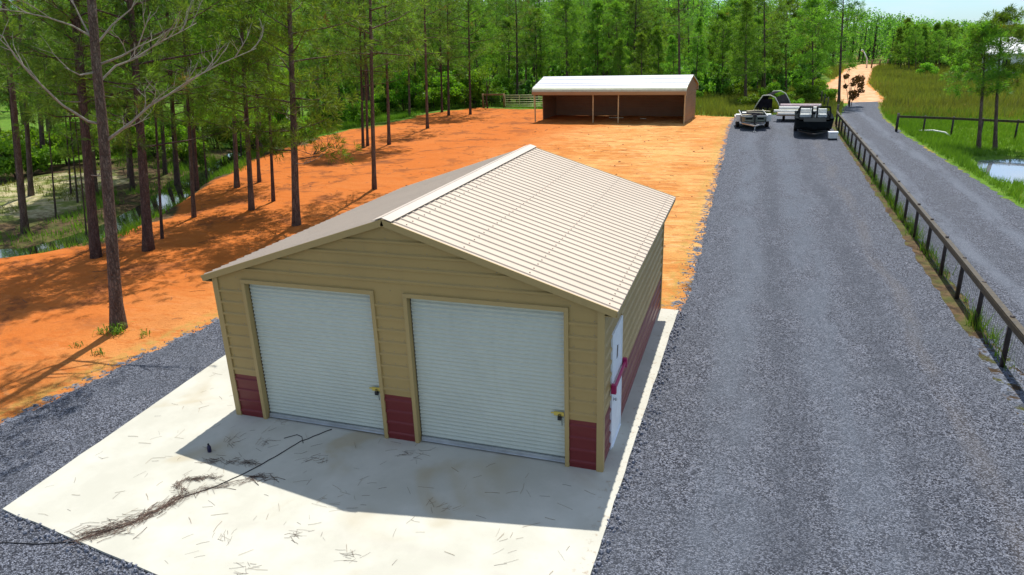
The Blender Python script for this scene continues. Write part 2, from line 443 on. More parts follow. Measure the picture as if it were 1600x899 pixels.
ca = gme.color_attributes.new('soil', 'FLOAT_COLOR', 'POINT')
ca.data.foreach_set('color', np.stack([cl, gr, sa, sp], 1).astype(np.float32).ravel())
ground = obj('ground', gme); tag(ground, kind='structure')

def resample(poly, step, jit, seed=0):
    r = np.random.default_rng(seed); out = []
    n = len(poly)
    for i in range(n):
        a = np.array(poly[i], float); b = np.array(poly[(i+1) % n], float)
        m = max(1, int(np.linalg.norm(b-a)/step))
        for k in range(m):
            q = a + (b-a)*k/m
            out.append(q + r.normal(0, jit, 2))
    return out

def sheet(name, poly, z, mat, step=0.35, jit=0.06, seed=1):
    pts = resample(poly, step, jit, seed)
    tris = tessellate_polygon([[Vector((p[0], p[1], 0)) for p in pts]])
    mb = MB()
    vs = [(p[0], p[1], z) for p in pts]
    fs = []
    for a, b, c in tris:
        pa, pb, pc = pts[a], pts[b], pts[c]
        cr = (pb[0]-pa[0])*(pc[1]-pa[1]) - (pb[1]-pa[1])*(pc[0]-pa[0])
        fs.append((a, b, c) if cr > 0 else (a, c, b))
    mb.add(vs, fs)
    o = mb.build(name, mat); tag(o, kind='structure')
    return o

def gravel_material(name, tracks):
    t = NT(name)
    p = t.pos()
    v = t.node('ShaderNodeTexVoronoi', Vector=p, Scale=46.0)
    v2 = t.node('ShaderNodeTexVoronoi', Vector=p, Scale=24.0)
    s1 = t.node('ShaderNodeSeparateColor', Color=v.outputs['Color']).outputs[0]
    s2 = t.node('ShaderNodeSeparateColor', Color=v2.outputs['Color']).outputs[1]
    big = t.noise(p, 0.35, 5, 0.6); mid = t.noise(p, 2.2, 5, 0.65)
    c = t.mix(t.math('POWER', t.ramp(s1, 0.0, 1.0, True), 1.35), (0.008, 0.010, 0.017), (0.245, 0.265, 0.325))
    c = t.mix(t.math('MULTIPLY', t.ramp(s2, 0.85, 1.0), 0.4), c, (0.36, 0.37, 0.41))
    c = t.mix(t.math('MULTIPLY', t.ramp(v.outputs['Distance'], 0.35, 0.75), 0.65), c, (0.022, 0.022, 0.03))
    c = t.mix(t.math('MULTIPLY', t.ramp(mid, 0.42, 0.68), 0.45), c, (0.050, 0.057, 0.074))
    fines = t.ramp(big, 0.40, 0.72)
    c = t.mix(t.math('MULTIPLY', fines, 0.38), c, (0.090, 0.102, 0.126))
    x = t.node('ShaderNodeSeparateXYZ', Vector=p)
    wob = t.math('MULTIPLY', t.math('SUBTRACT', t.noise(t.scale(p, (0.3, 0.12, 1)), 1.0, 2, 0.5), 0.5), 1.6)
    for x0, wd, amt, col in tracks:
        d = t.math('ABSOLUTE', t.math('SUBTRACT', t.math('ADD', x.outputs[0], wob), x0))
        band = t.math('SUBTRACT', 1.0, t.ramp(d, wd*0.25, wd))
        band = t.math('MULTIPLY', band, t.ramp(t.noise(t.scale(p, (1.2, 0.25, 1)), 1.3, 4, 0.6), 0.30, 0.62))
        c = t.mix(t.math('MULTIPLY', band, amt), c, col)
    h = t.math('SUBTRACT', t.math('ADD', t.math('MULTIPLY', s1, 0.3), t.math('MULTIPLY', mid, 0.6)), t.math('MULTIPLY', v.outputs['Distance'], 0.9))
    t.set(Base_Color=c, Roughness=0.85, Specular_IOR_Level=0.25, Normal=t.bump(h, 0.8, 0.03))
    return t.m

sheet('gravel_driveway', DRIVE, GZ+0.008, gravel_material('driveway_gravel',
      [(9.3, 0.8, 0.45, (0.125, 0.145, 0.18)), (11.4, 0.9, 0.45, (0.115, 0.135, 0.17)), (13.35, 0.35, 0.22, (0.15, 0.13, 0.115)), (10.3, 0.6, 0.4, (0.045, 0.052, 0.068)), (12.5, 0.5, 0.4, (0.045, 0.052, 0.068))]), 0.3, 0.035, 3)
sheet('gravel_road', ROAD, GZ+0.008, gravel_material('road_gravel',
      [(16.3, 0.45, 0.55, (0.155, 0.175, 0.215)), (18.3, 0.5, 0.55, (0.15, 0.17, 0.21)), (17.3, 0.5, 0.4, (0.07, 0.075, 0.09)), (15.4, 0.35, 0.4, (0.07, 0.075, 0.09))]), 0.35, 0.07, 4)

def dirt_material():
    t = NT('pink_clay_track'); p = t.pos()
    n = t.noise(p, 0.8, 6, 0.65); m = t.noise(t.scale(p, (1.4, 0.3, 1)), 1.4, 4, 0.6)
    c = t.mix(t.ramp(n, 0.35, 0.65), (0.50, 0.25, 0.125), (0.64, 0.40, 0.24))
    c = t.mix(t.math('MULTIPLY', t.ramp(m, 0.55, 0.7), 0.5), c, (0.40, 0.17, 0.07))
    t.set(Base_Color=c, Roughness=0.95, Specular_IOR_Level=0.1, Normal=t.bump(n, 0.7, 0.1))
    return t.m
sheet('dirt_road', DIRT, GZ+0.004, dirt_material(), 0.6, 0.15, 5)

# water
def water_material(name, tint):
    t = NT(name); p = t.pos()
    n = t.noise(p, 2.2, 3, 0.5)
    t.set(Base_Color=tint, Roughness=0.04, Specular_IOR_Level=0.75, Normal=t.bump(n, 0.12, 0.02))
    t.b.inputs['Coat Weight'].default_value = 0.6; t.b.inputs['Coat Roughness'].default_value = 0.02
    return t.m
def ribbon(name, line, w, z, mat):
    mb = MB(); vs = []
    for i, q in enumerate(line):
        a = Vector(line[max(0, i-1)]); b = Vector(line[min(len(line)-1, i+1)])
        d = (b-a).normalized(); nrm = Vector((-d.y, d.x))
        for s in (-1, 1): vs.append((q[0]+nrm.x*s*w, q[1]+nrm.y*s*w, z))
    fs = [(2*i, 2*i+1, 2*i+3, 2*i+2) for i in range(len(line)-1)]
    fs = [f[::-1] for f in fs]
    mb.add(vs, fs); o = mb.build(name, mat); tag(o, kind='structure'); return o
ribbon('creek_water', CREEK, 2.6, -0.50, water_material('swamp_water', (0.012, 0.016, 0.010)))
sheet('pond_water', POND, -0.33, water_material('pond_water', (0.20, 0.22, 0.24)), 0.6, 0.0, 6)  # pale base colour stands in for bright sky reflected in the pond

# concrete slab: front apron, side strip
def concrete_material():
    t = NT('slab_concrete'); p = t.pos()
    n = t.noise(p, 0.8, 6, 0.6); m = t.noise(p, 5, 5, 0.65); f = t.noise(p, 60, 3, 0.6)
    c = t.mix(t.ramp(n, 0.35, 0.7), (0.43, 0.42, 0.36), (0.505, 0.495, 0.435))
    c = t.mix(t.math('MULTIPLY', t.ramp(m, 0.55, 0.75), 0.35), c, (0.42, 0.405, 0.345))
    c = t.mix(t.math('MULTIPLY', t.ramp(t.noise(p, 0.55, 3, 0.5, 0.7), 0.56, 0.72), 0.55), c, (0.36, 0.29, 0.17))   # rust-tan water stains
    x = t.node('ShaderNodeSeparateXYZ', Vector=p)
    # one faint curved tyre mark
    dx = t.math('SUBTRACT', x.outputs[0], 4.6); arc = t.math('ADD', t.math('MULTIPLY', t.math('MULTIPLY', dx, dx), -0.045), -2.62)
    d = t.math('ABSOLUTE', t.math('SUBTRACT', x.outputs[1], arc))
    c = t.mix(t.math('MULTIPLY', t.math('SUBTRACT', 1.0, t.ramp(d, 0.02, 0.13)), t.math('MULTIPLY', m, 0.35)), c, (0.40, 0.37, 0.33))
    edge = t.math('MULTIPLY', t.ramp(x.outputs[0], 7.3, 7.55), t.ramp(t.noise(p, 9, 4, 0.7), 0.55, 0.68))
    c = t.mix(t.math('MULTIPLY', edge, 0.5), c, (0.25, 0.15, 0.08))
    c = t.mix(t.math('MULTIPLY', t.ramp(f, 0.6, 0.8), 0.2), c, (0.28, 0.265, 0.23))
    t.set(Base_Color=c, Roughness=0.8, Specular_IOR_Level=0.25, Normal=t.bump(t.math('ADD', m, f), 0.15, 0.01))
    return t.m
slab_poly = [(-1.72, -3.60), (2.0, -4.10), (7.62, -4.78), (7.80, 7.76), (-2.30, 7.76), (-2.22, 2.1)]
mb = MB(); pts = resample(slab_poly, 0.4, 0.006, 2)
n = len(pts)
mb.add([(p[0], p[1], 0.0) for p in pts] + [(p[0], p[1], -0.16) for p in pts],
       [tuple(range(n))] + [((i+1) % n, i, i+n, (i+1) % n + n) for i in range(n)])
slab = mb.build('concrete_slab', concrete_material()); tag(slab, kind='structure')

# ------------------------------------------------------------------ the garage
SL = (RZ - H) / (W/2)
OF, OB, OS = 0.05, 0.50, 0.23
garage = empty('garage', (W/2, L/2, 0), 0, 'tan and red metal garage with two white roll-up doors on a concrete slab', 'garage')
def gpart(mb, name, mats, parent=None, bevel=0.0):
    o = mb.build(name, mats, parent or garage, bevel)
    if parent is None: o.location = (-W/2, -L/2, 0)     # parts are written in slab coordinates
    return o
HW = 0.905
D1, D2, HD = (0.686, 3.272), (3.973, 6.697), 2.817
TR = 0.075
RIB = 0.229
def rib_x(mb, x0, x1, z, y, s, h=0.027, mi=0):
    """horizontal rib along x on a wall whose outside face is y, outwards s"""
    mb.prism([(y, z-0.035), (y+s*h, z-0.022), (y+s*h, z+0.012), (y, z+0.035)], 'x', x0, x1, mi)
def rib_y(mb, y0, y1, z, x, s, h=0.022, mi=0):
    mb.prism([(x, z-0.035), (x+s*h, z-0.022), (x+s*h, z+0.012), (x, z+0.035)], 'y', y0, y1, mi)
ribs = [0.115 + RIB*k for k in range(20)]
segs_f = [(0.0, D1[0]-TR), (D1[1]+TR, D2[0]-TR), (D2[1]+TR, W)]
top_z = HD + TR
fw = MB()
for a, b in segs_f:
    fw.box(a, 0, HW, b, 0.05, top_z)
roofz = lambda x: RZ - SL*abs(x - W/2) - 0.035
fw.prism([(0, top_z), (W, top_z), (W, roofz(W)), (W/2, roofz(W/2)), (0, roofz(0))], 'y', 0, 0.05)
for z in ribs:
    if z < HW + 0.04: continue
    if z < top_z - 0.04:
        for a, b in segs_f: rib_x(fw, a + (0.075 if a == 0 else 0.0), b - (0.075 if b == W else 0.0), z, 0, -1)
    elif z > top_z + 0.03:
        half = (RZ - 0.05 - z - 0.05)/SL
        if half > 0.25:
            half = min(half, W/2 - 0.08)
            rib_x(fw, W/2-half, W/2+half, z, 0, -1)
for z in ribs:
    if z < HW + 0.04 or z > 3.9: continue
    for xs_ in (0.16, 0.52, 3.42, 3.63, 3.84, 6.85, 7.18) if z < top_z - 0.04 else (0.5, 1.7, 2.9, 3.66, 4.4, 5.6, 6.8):
        if z + 0.06 > roofz(xs_) - 0.1: continue
        fw.tube([(xs_, 0.0, z+0.055), (xs_, -0.006, z+0.055)], 0.008, 6, 1)
gpart(fw, 'front_wall', [M['tan'], M['screw']])
for a, b in segs_f:
    w_ = MB(); w_.box(a, 0, 0.0, b, 0.05, HW)
    for z in ribs:
        if z < HW - 0.03: rib_x(w_, a + (0.075 if a == 0 else 0.0), b - (0.075 if b == W else 0.0), z, 0, -1)
    gpart(w_, 'wainscot_panel', M['red'])
# right wall with the walk door
SD0, SD1, SDH = 0.755, 1.575, 2.12
rw = MB(); rred = MB()
for a, b in ((0.05, SD0-0.07), (SD1+0.07, L)):
    rw.box(W-0.05, a, HW, W, b, H)
    rred.box(W-0.05, a, 0, W, b, HW)
    for z in ribs:
        if z > H - 0.03: continue
        a2 = a + 0.06 if a < 0.1 else a
        b2 = b - 0.08 if b == L else b
        (rib_y(rw, a2, b2, z, W, 1) if z > HW+0.03 else rib_y(rred, a2, b2, z, W, 1) if z < HW-0.03 else None)
rw.box(W-0.05, SD0-0.07, SDH+0.06, W, SD1+0.07, H)
for z in ribs:
    if SDH+0.1 < z < H-0.03: rib_y(rw, SD0-0.07, SD1+0.07, z, W, 1)
gpart(rw, 'side_wall', M['tan']); gpart(rred, 'wainscot_panel', M['red'])
lw = MB(); lred = MB()
lw.box(0, 0.05, HW, 0.05, L, H); lred.box(0, 0.05, 0, 0.05, L, HW)
for z in ribs:
    if z > H-0.03: continue
    (rib_y(lw, 0.11, L-0.08, z, 0, -1) if z > HW+0.03 else rib_y(lred, 0.11, L-0.08, z, 0, -1) if z < HW-0.03 else None)
gpart(lw, 'side_wall', M['tan']); gpart(lred, 'wainscot_panel', M['red'])
bw = MB()
bw.prism([(0.05, HW), (W-0.05, HW), (W-0.05, roofz(W-0.05)), (W/2, roofz(W/2)), (0.05, roofz(0.05))], 'y', L-0.05, L)
gpart(bw, 'rear_wall', M['tan'])
b2 = MB(); b2.box(0.05, L-0.05, 0, W-0.05, L, HW); gpart(b2, 'wainscot_panel', M['red'])
# corner trims (L-shaped)
for cx, sx in ((0, -1), (W, 1)):
    for cy, sy in ((0, -1), (L, 1)):
        c = MB()
        o_ = 0.030; wd = 0.085
        x0, x1 = sorted((cx + sx*o_, cx - sx*wd)); y0, y1 = sorted((cy + sy*o_, cy + sy*0.002))
        c.box(x0, y0, 0.0, x1, y1, H-0.02)
        x0, x1 = sorted((cx + sx*o_, cx + sx*0.002)); y0, y1 = sorted((cy, cy - sy*wd))
        c.box(x0, y0, 0.0, x1, y1, H-0.02)
        gpart(c, 'corner_trim', M['tan_trim'])
# roll-up doors
for (x0, x1) in (D1, D2):
    d = MB(); rows = []
    pitch = 0.0735; nz = int((HD-0.10)/pitch*8)
    vs, fs = [], []
    for i in range(nz+1):
        z = 0.10 + (HD-0.10)*i/nz
        y = 0.070 + 0.030*abs(math.cos(math.pi*(z-0.1)/pitch))
        vs += [(x0+0.012, y, z), (x1-0.012, y, z)]
        if i: fs.append((2*i-2, 2*i-1, 2*i+1, 2*i))
    d.add(vs, fs, 0, True)
    d.box(x0, 0.11, 0.0, x1, 0.13, HD, 1)
    door = gpart(d, 'roll_up_door', [M['white_door'], M['darkgap']])
    fr = MB()
    fr.box(x0-TR, -0.036, 0.0, x0, 0.09, HD); fr.box(x1, -0.036, 0.0, x1+TR, 0.09, HD)
    fr.box(x0-TR, -0.036, HD, x1+TR, 0.09, HD+TR)
    fr.build('door_frame', M['tan_trim'], door, 0.006)
    bb = MB(); bb.box(x0+0.015, 0.045, 0.028, x1-0.015, 0.095, 0.098); bb.box(x0+0.015, 0.03, 0.028, x1-0.015, 0.045, 0.04)
    bb.build('bottom_bar', M['steel'], door, 0.004)
    la = MB(); zc = 0.955
    la.box(x1-0.20, 0.035, zc-0.035, x1-0.03, 0.058, zc+0.035, 0)
    la.box(x1-0.25, 0.028, zc+0.002, x1-0.06, 0.046, zc+0.024, 0)
    la.tube([(x1-0.10, 0.034, zc+0.02), (x1-0.10, 0.018, zc+0.02)], 0.012, 8, 0)
    la.build('latch', M['brass'], door, 0.003)
    pk = MB(); pk.box(x1-0.13, 0.0, zc-0.10, x1-0.07, 0.034, zc-0.035)
    pk.tube([(x1-0.12, 0.016, zc-0.035), (x1-0.118, 0.016, zc), (x1-0.10, 0.016, zc+0.014), (x1-0.082, 0.016, zc), (x1-0.08, 0.016, zc-0.035)], 0.006, 6)
    pk.tube([(x1-0.06, 0.02, zc-0.03), (x1-0.058, 0.018, zc-0.13), (x1-0.056, 0.02, zc-0.2)], 0.006, 5)
    pk.build('padlock', M['black'], door, 0.004)
# walk door
sd = MB(); sd.box(W-0.02, SD0, 0.025, W+0.028, SD1, SDH)
side_door = gpart(sd, 'side_door', M['white_paint'], None, 0.004)
fr = MB()
fr.box(W-0.05, SD0-0.068, 0.0, W+0.034, SD0-0.004, SDH+0.058); fr.box(W-0.05, SD1+0.004, 0.0, W+0.034, SD1+0.068, SDH+0.058)
fr.box(W-0.05, SD0-0.004, SDH+0.004, W+0.034, SD1+0.004, SDH+0.058); fr.box(W-0.05, SD0-0.004, 0.0, W+0.05, SD1+0.004, 0.022)
fr.build('door_frame', M['white_paint'], side_door, 0.004)
kn = MB(); kn.tube([(W+0.028, SD0+0.075, 0.93), (W+0.06, SD0+0.075, 0.93)], 0.013, 10)
kn.tube([(W+0.058, SD0+0.075, 0.93), (W+0.066, SD0+0.075, 0.93), (W+0.082, SD0+0.075, 0.93), (W+0.092, SD0+0.075, 0.93)], [0.018, 0.03, 0.03, 0.016], 12)
kn.tube([(W+0.028, SD0+0.075, 0.93), (W+0.034, SD0+0.075, 0.93)], 0.034, 14)
kn.build('door_knob', M['steel'], side_door)
wi = MB(); yc = (SD0+SD1)/2 - 0.02
wi.prism([(yc-0.055, 1.58), (yc+0.03, 1.60), (yc+0.055, 1.80), (yc-0.02, 1.82)], 'x', W+0.028, W+0.036)
wi.build('door_pane', M['glass'], side_door)
lb = MB()
lb.box(W+0.06, SD0-0.13, 1.19, W+0.10, SD1+0.15, 1.27)
lb.box(W+0.028, SD0-0.16, 1.14, W+0.115, SD0-0.08, 1.31); lb.box(W+0.028, SD1+0.10, 1.14, W+0.115, SD1+0.18, 1.31)
lb.build('lock_bar', M['magenta'], side_door, 0.008)
# roof
def slope_pt(side, u, y, lift):
    """u = horizontal distance from ridge"""
    nx_, nz_ = SL/math.hypot(1, SL), 1/math.hypot(1, SL)
    return (W/2 + side*(u + lift*nx_), y, RZ - SL*u + lift*nz_)
rf = MB(); UE = W/2 + OS
for s in (-1, 1):
    top = [slope_pt(s, 0.0, -OF, 0), slope_pt(s, UE, -OF, 0), slope_pt(s, UE, L+OB, 0), slope_pt(s, 0.0, L+OB, 0)]
    bot = [(p[0], p[1], p[2]-0.03) for p in top]
    if s == 1: rf.hexa(bot, top)
    else: rf.hexa(bot[::-1], top[::-1])
    y = -OF + 0.10
    k = 0
    while y < L + OB - 0.04:
        h = 0.020
        a = [slope_pt(s, 0.02, y-0.032, 0), slope_pt(s, UE+0.006, y-0.032, 0), slope_pt(s, UE+0.006, y-0.018, h), slope_pt(s, 0.02, y-0.018, h)]
        b = [slope_pt(s, 0.02, y+0.030, 0), slope_pt(s, UE+0.006, y+0.030, 0), slope_pt(s, UE+0.006, y+0.008, h), slope_pt(s, 0.02, y+0.008, h)]
        rf.add(a + b, [(0,1,2,3), (3,2,6,7), (7,6,5,4), (1,5,6,2), (0,3,7,4)])
        for u in (0.35, 1.35, 2.45, UE-0.16):          # screw heads beside the rib
            p = slope_pt(s, u, y+0.075, 0.0)
            rf.tube([p, slope_pt(s, u, y+0.075, 0.012)], 0.012, 6, 1)
        y += RIB; k += 1
roof = gpart(rf, 'roof', [M['roof_tan'], M['screw']])
rc = MB()
for s in (-1, 1):
    a = [slope_pt(s, -0.002, -OF-0.03, 0.033), slope_pt(s, 0.165, -OF-0.03, 0.033), slope_pt(s, 0.165, L+OB+0.03, 0.033), slope_pt(s, -0.002, L+OB+0.03, 0.033)]
    b = [slope_pt(s, -0.002, -OF-0.03, 0.041), slope_pt(s, 0.165, -OF-0.03, 0.041), slope_pt(s, 0.165, L+OB+0.03, 0.041), slope_pt(s, -0.002, L+OB+0.03, 0.041)]
    (rc.hexa(a, b) if s == 1 else rc.hexa(a[::-1], b[::-1]))
rc.build('ridge_cap', M['ridge'], roof)
for yy, sg in ((-OF, -1), (L+OB, 1)):
    rt = MB()
    for s in (-1, 1):
        y0, y1 = sorted((yy + sg*0.003, yy + sg*0.026))
        p = [slope_pt(s, 0.0, 0, 0.012), slope_pt(s, UE, 0, 0.012), slope_pt(s, UE, 0, -0.10), slope_pt(s, 0.0, 0, -0.10)]
        poly = [(q[0], q[2]) for q in p]
        rt.prism(poly if s == 1 else poly[::-1], 'y', y0, y1)
    rt.build('rake_trim', M['tan_trim'], roof)
for s in (-1, 1):
    ev = MB()
    ex = W/2 + s*(UE); ez = RZ - SL*UE
    x0, x1 = sorted((ex - s*0.02, ex + s*0.0)); ev.box(x0, -OF, ez-0.10, x1, L+OB, ez-0.032)
    x0, x1 = sorted((W/2 + s*W/2 + s*0.024, ex - s*0.02)); ev.box(x0, -OF, ez-0.10, x1, L+OB, ez-0.09)
    ev.build('eave_trim', M['tan_trim'], roof)

# ------------------------------------------------------------------ the open shed
SR = -0.075
sh_o = (-8.95, 51.0)
shed = empty('open_shed', (sh_o[0], sh_o[1], GZ), SR, 'long open-fronted brown shed with pale metal roof at the far side of the clay yard', 'shed')
SLN, SDP, SH = 13.0, 5.6, 2.62
def stilt(x): return 0.20 - 0.40*x/SLN*0.9
for x in (0.0, 5.3, 7.5, 13.0):
    m_ = MB(); m_.box(x-0.045, -0.045, 0, x+0.045, 0.045, SH-0.02); m_.build('post', M['shed_post'], shed)
def corr_wall(mb, along, fixed, a0, a1, z0, z1, out):
    for z in np.arange(z0+0.12, z1-0.03, 0.23):
        if along == 'x': rib_x(mb, a0, a1, z, fixed, out, 0.016)
        else: rib_y(mb, a0, a1, z, fixed, out, 0.016)
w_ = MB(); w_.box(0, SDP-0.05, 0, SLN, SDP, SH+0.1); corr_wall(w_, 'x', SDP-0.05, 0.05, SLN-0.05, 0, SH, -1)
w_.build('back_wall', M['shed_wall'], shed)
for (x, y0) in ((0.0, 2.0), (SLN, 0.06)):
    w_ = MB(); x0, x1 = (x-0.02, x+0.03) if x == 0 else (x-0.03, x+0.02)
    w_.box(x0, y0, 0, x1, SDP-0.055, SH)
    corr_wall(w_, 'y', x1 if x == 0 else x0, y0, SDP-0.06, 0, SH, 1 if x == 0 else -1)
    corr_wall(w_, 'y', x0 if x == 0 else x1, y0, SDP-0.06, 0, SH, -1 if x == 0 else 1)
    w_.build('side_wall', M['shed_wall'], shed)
for x in (0.0, SLN):
    g = MB(); g.prism([(0.06, SH+0.003), (SDP-0.06, SH+0.003), (SDP-0.06, SH+0.15), (SDP/2, SH+1.0), (0.06, SH+0.15)], 'x', x-0.018, x+0.024)
    g.build('gable_panel', M['shed_wall'], shed)
# rounded-eave roof shell
prof = []
ez, rz_ = SH+0.02, SH+1.08
def roof_curve():
    pts = [(-0.30, ez-0.30), (-0.31, ez-0.05), (-0.27, ez+0.10), (-0.17, ez+0.22), (0.0, ez+0.31)]
    pts += [(SDP/2, rz_)]
    mir = [(SDP - y, z) for y, z in pts[::-1]][1:]
    return pts + mir
cur = roof_curve()
outer = cur; inner = [(y*1.0 + (0.03 if y < SDP/2 else -0.03 if y > SDP/2 else 0), z-0.035) for y, z in cur]
rf2 = MB(); xa, xb = -0.14, SLN+0.14
for i in range(len(cur)-1):
    o1, o2, i1, i2 = outer[i], outer[i+1], inner[i], inner[i+1]
    mi = 1 if i < 1 or i >= len(cur)-2 else (2 if i < 4 or i >= len(cur)-5 else 0)
    rf2.add([(xa, *o1), (xb, *o1), (xb, *o2), (xa, *o2)], [(0,1,2,3)], mi)
    rf2.add([(xa, *i1), (xb, *i1), (xb, *i2), (xa, *i2)], [(3,2,1,0)], 1)
    rf2.add([(xa, *o1), (xa, *o2), (xa, *i2), (xa, *i1)], [(0,1,2,3)], 2)
    rf2.add([(xb, *o1), (xb, *o2), (xb, *i2), (xb, *i1)], [(3,2,1,0)], 2)
for yA, zA in ((0.9, 0), (1.9, 0), (SDP-0.9, 0), (SDP-1.9, 0), (0.35, 0)):   # ribs run the length of the roof
    tt = yA/(SDP/2) if yA < SDP/2 else (SDP-yA)/(SDP/2)
    zz = ez+0.31 + (rz_-ez-0.31)*tt
    rf2.prism([(yA-0.05, zz-0.018), (yA+0.05, zz+0.004), (yA+0.02, zz+0.04), (yA-0.02, zz+0.03)], 'x', xa, xb, 0)
sroof = rf2.build('roof', [M['shed_roof'], M['shed_tan'], M['shed_eave']], shed)
for x in (xa-0.015, xb+0.003):
    tr_ = MB()
    for i in range(len(cur)-1):
        o1, o2 = outer[i], outer[i+1]
        tr_.hexa([(x, o1[0], o1[1]-0.09), (x+0.012, o1[0], o1[1]-0.09), (x+0.012, o2[0], o2[1]-0.09), (x, o2[0], o2[1]-0.09)],
                 [(x, o1[0], o1[1]+0.02), (x+0.012, o1[0], o1[1]+0.02), (x+0.012, o2[0], o2[1]+0.02), (x, o2[0], o2[1]+0.02)])
    tr_.build('rake_trim', M['shed_eave'], sroof)
hb = MB(); hb.box(0.05, -0.04, SH-0.16, SLN-0.05, 0.04, SH-0.022); hb.build('header_beam', M['shed_post'], shed)
st = MB(); st.bar((-0.05, 0.3, 0.35), (0.15, 2.1, 0.12), 0.05, 0.05)

# loose boards on the shed floor
for i, (lx, ly, ln, a) in enumerate(((6.4, 3.6, 1.3, 0.0), (8.9, 3.3, 0.5, 0.1))):
    ca_, sa_ = math.cos(SR), math.sin(SR)
    wx, wy = sh_o[0] + lx*ca_ - ly*sa_, sh_o[1] + lx*sa_ + ly*ca_
    m_ = MB(); m_.box(-ln/2, -0.08, 0.0, ln/2, 0.08, 0.05)
    o = m_.build('wooden_board', M['board_pale'], None, 0.006); o.location = (wx, wy, gz(wx, wy)+0.01); o.rotation_euler = (0, 0, SR+a)
    tag(o, ['longer pale board lying on the floor inside the open shed', 'short pale board lying on the floor inside the open shed'][i], 'board', 'boards on the shed floor')

# ------------------------------------------------------------------ fences and gate
def fx(y): return np.interp(y, [-14, 6, 12, 19, 29, 44, 50], [14.55, 14.72, 14.85, 14.95, 15.05, 15.2, 15.3])
fence = empty('wire_fence', (14.7, 4, GZ), 0, 'long dark post and rail fence with wire mesh between the two gravel lanes', 'fence')
fence_off = Vector((14.7, 4, GZ))
def fp(mb, name, mat, par=fence, off=fence_off):
    o = mb.build(name, mat, par); o.location = -off; return o
ys = [1.7, 3.95, 6.12, 8.4, 10.4, 12.45, 14.6, 16.75, 18.8] + [18.8 + 2.1*k for k in range(1, 15)]
ys = [-7.2, -5.0, -2.8, -0.5] + ys
for y in ys:
    p = MB(); x = float(fx(y)); hh = 1.12 + rnd.uniform(-0.02, 0.03)
    tlt = rnd.uniform(-0.015, 0.015)
    p.tube([(x, y, GZ-0.2), (x+tlt*0.5, y, hh*0.5), (x+tlt, y+tlt, hh)], [0.055, 0.053, 0.05], 8, 0, True, True, 0.06)
    fp(p, 'post', M['fencewood'])
ye = ys[-1]
p = MB(); p.tube([(float(fx(ye))+0.15, ye+1.9, GZ-0.2), (float(fx(ye))+0.17, ye+1.9, 1.45)], 0.075, 8); fp(p, 'end_post', M['fencewood'])
p = MB()
for a, b in zip(ys[:-1], ys[1:]):
    p.bar((fx(a)-0.075, a, 1.0), (fx(b)-0.075, b, 1.0), 0.04, 0.13)
    p.bar((fx(a)-0.03, a, 1.085), (fx(b)-0.03, b, 1.085), 0.12, 0.03)
p.bar((fx(ye)-0.06, ye, 1.0), (fx(ye)+0.12, ye+1.9, 1.02), 0.04, 0.13)
fp(p, 'rail', M['railwood'])
p = MB()
for z in (0.02, 0.17, 0.32, 0.47, 0.62, 0.77, 0.92):
    p.tube([(fx(y)+0.05, y, GZ+z+0.02) for y in np.arange(-8, 48.2, 1.0)], 0.004 if z > 0.05 else 0.011, 4, 0, False)
yy = -4.0
while yy < 47.5:
    p.tube([(fx(yy)+0.05, yy, GZ+0.03), (fx(yy)+0.05, yy, 0.92)], 0.003, 3, 0, False); yy += 0.15
fp(p, 'wire_mesh', M['wire'])

f2 = empty('rail_fence', (18.9, 45.8, GZ), 0, 'short dark post and rail fence crossing the meadow beyond the gravel road', 'fence')
f2o = Vector((18.9, 45.8, GZ))
p2 = [(18.9, 45.8), (20.45, 45.2), (22.0, 44.55), (23.5, 43.75), (25.2, 42.9), (27, 42.1), (28.8, 41.4), (30.6, 40.7)]
for i, (x, y) in enumerate(p2):
    p = MB(); p.tube([(x, y, gz(x, y)-0.2), (x, y, 1.12 + (0.1 if i == 0 else 0))], 0.06 if i else 0.085, 8, 0, True, True, 0.05); fp(p, 'post', M['fencewood'], f2, f2o)
p = MB()
for (a, b) in zip(p2[:-1], p2[1:]): p.bar((a[0], a[1]-0.07, 1.0), (b[0], b[1]-0.07, 1.0), 0.045, 0.15)
fp(p, 'rail', M['railwood'], f2, f2o)

f3 = empty('field_fence', (16.3, 63.2, GZ), 0, 'thin wire field fence on slender posts running off beside the far lane', 'fence')
f3o = Vector((16.3, 63.2, GZ))
f3p = [(16.25 - 0.03*k, 58.5 + 4.2*k) for k in range(9)]
f3p = [(15.4 + 0.02*k, 58.0 + 3.6*k) for k in range(10)]
for x, y in f3p:
    p = MB(); p.tube([(x, y, gz(x, y)-0.1), (x, y, 1.35)], 0.045, 6); fp(p, 'post', M['fencewood'], f3, f3o)
p = MB()
for z in (0.3, 0.6, 0.9, 1.2): p.tube([(x, y, z) for x, y in f3p], 0.006, 3, 0, False)
fp(p, 'wire_strand', M['wire'], f3, f3o)

gate = empty('livestock_gate', (-16.3, 64.2, GZ), -0.02, 'pale five-bar metal livestock gate left of the open shed', 'gate')
gp = MB()
for z in (0.16, 0.38, 0.62, 0.86, 1.10, 1.32): gp.tube([(0.08, 0, z), (4.9, 0, z)], 0.030, 8)
gp.build('gate_bars', M['gatesteel'], gate)
for x in (0.06, 1.7, 3.3, 4.92):
    gp = MB(); gp.box(x-0.03, -0.02, 0.14, x+0.03, 0.02, 1.35); gp.build('gate_upright', M['gatesteel'], gate)
br = empty('fence_brace', (-18.86, 64.35, GZ), 0, 'brown timber brace of two posts and a top rail beside the pale gate', 'fence')
for x in (0.0, 2.42):
    p = MB(); p.tube([(x, 0, -0.2), (x, 0, 1.5)], 0.10, 9); p.build('post', M['oldwood'], br)
p = MB(); p.bar((0.02, 0, 1.38), (2.40, 0, 1.38), 0.12, 0.16); p.build('rail', M['oldwood'], br)
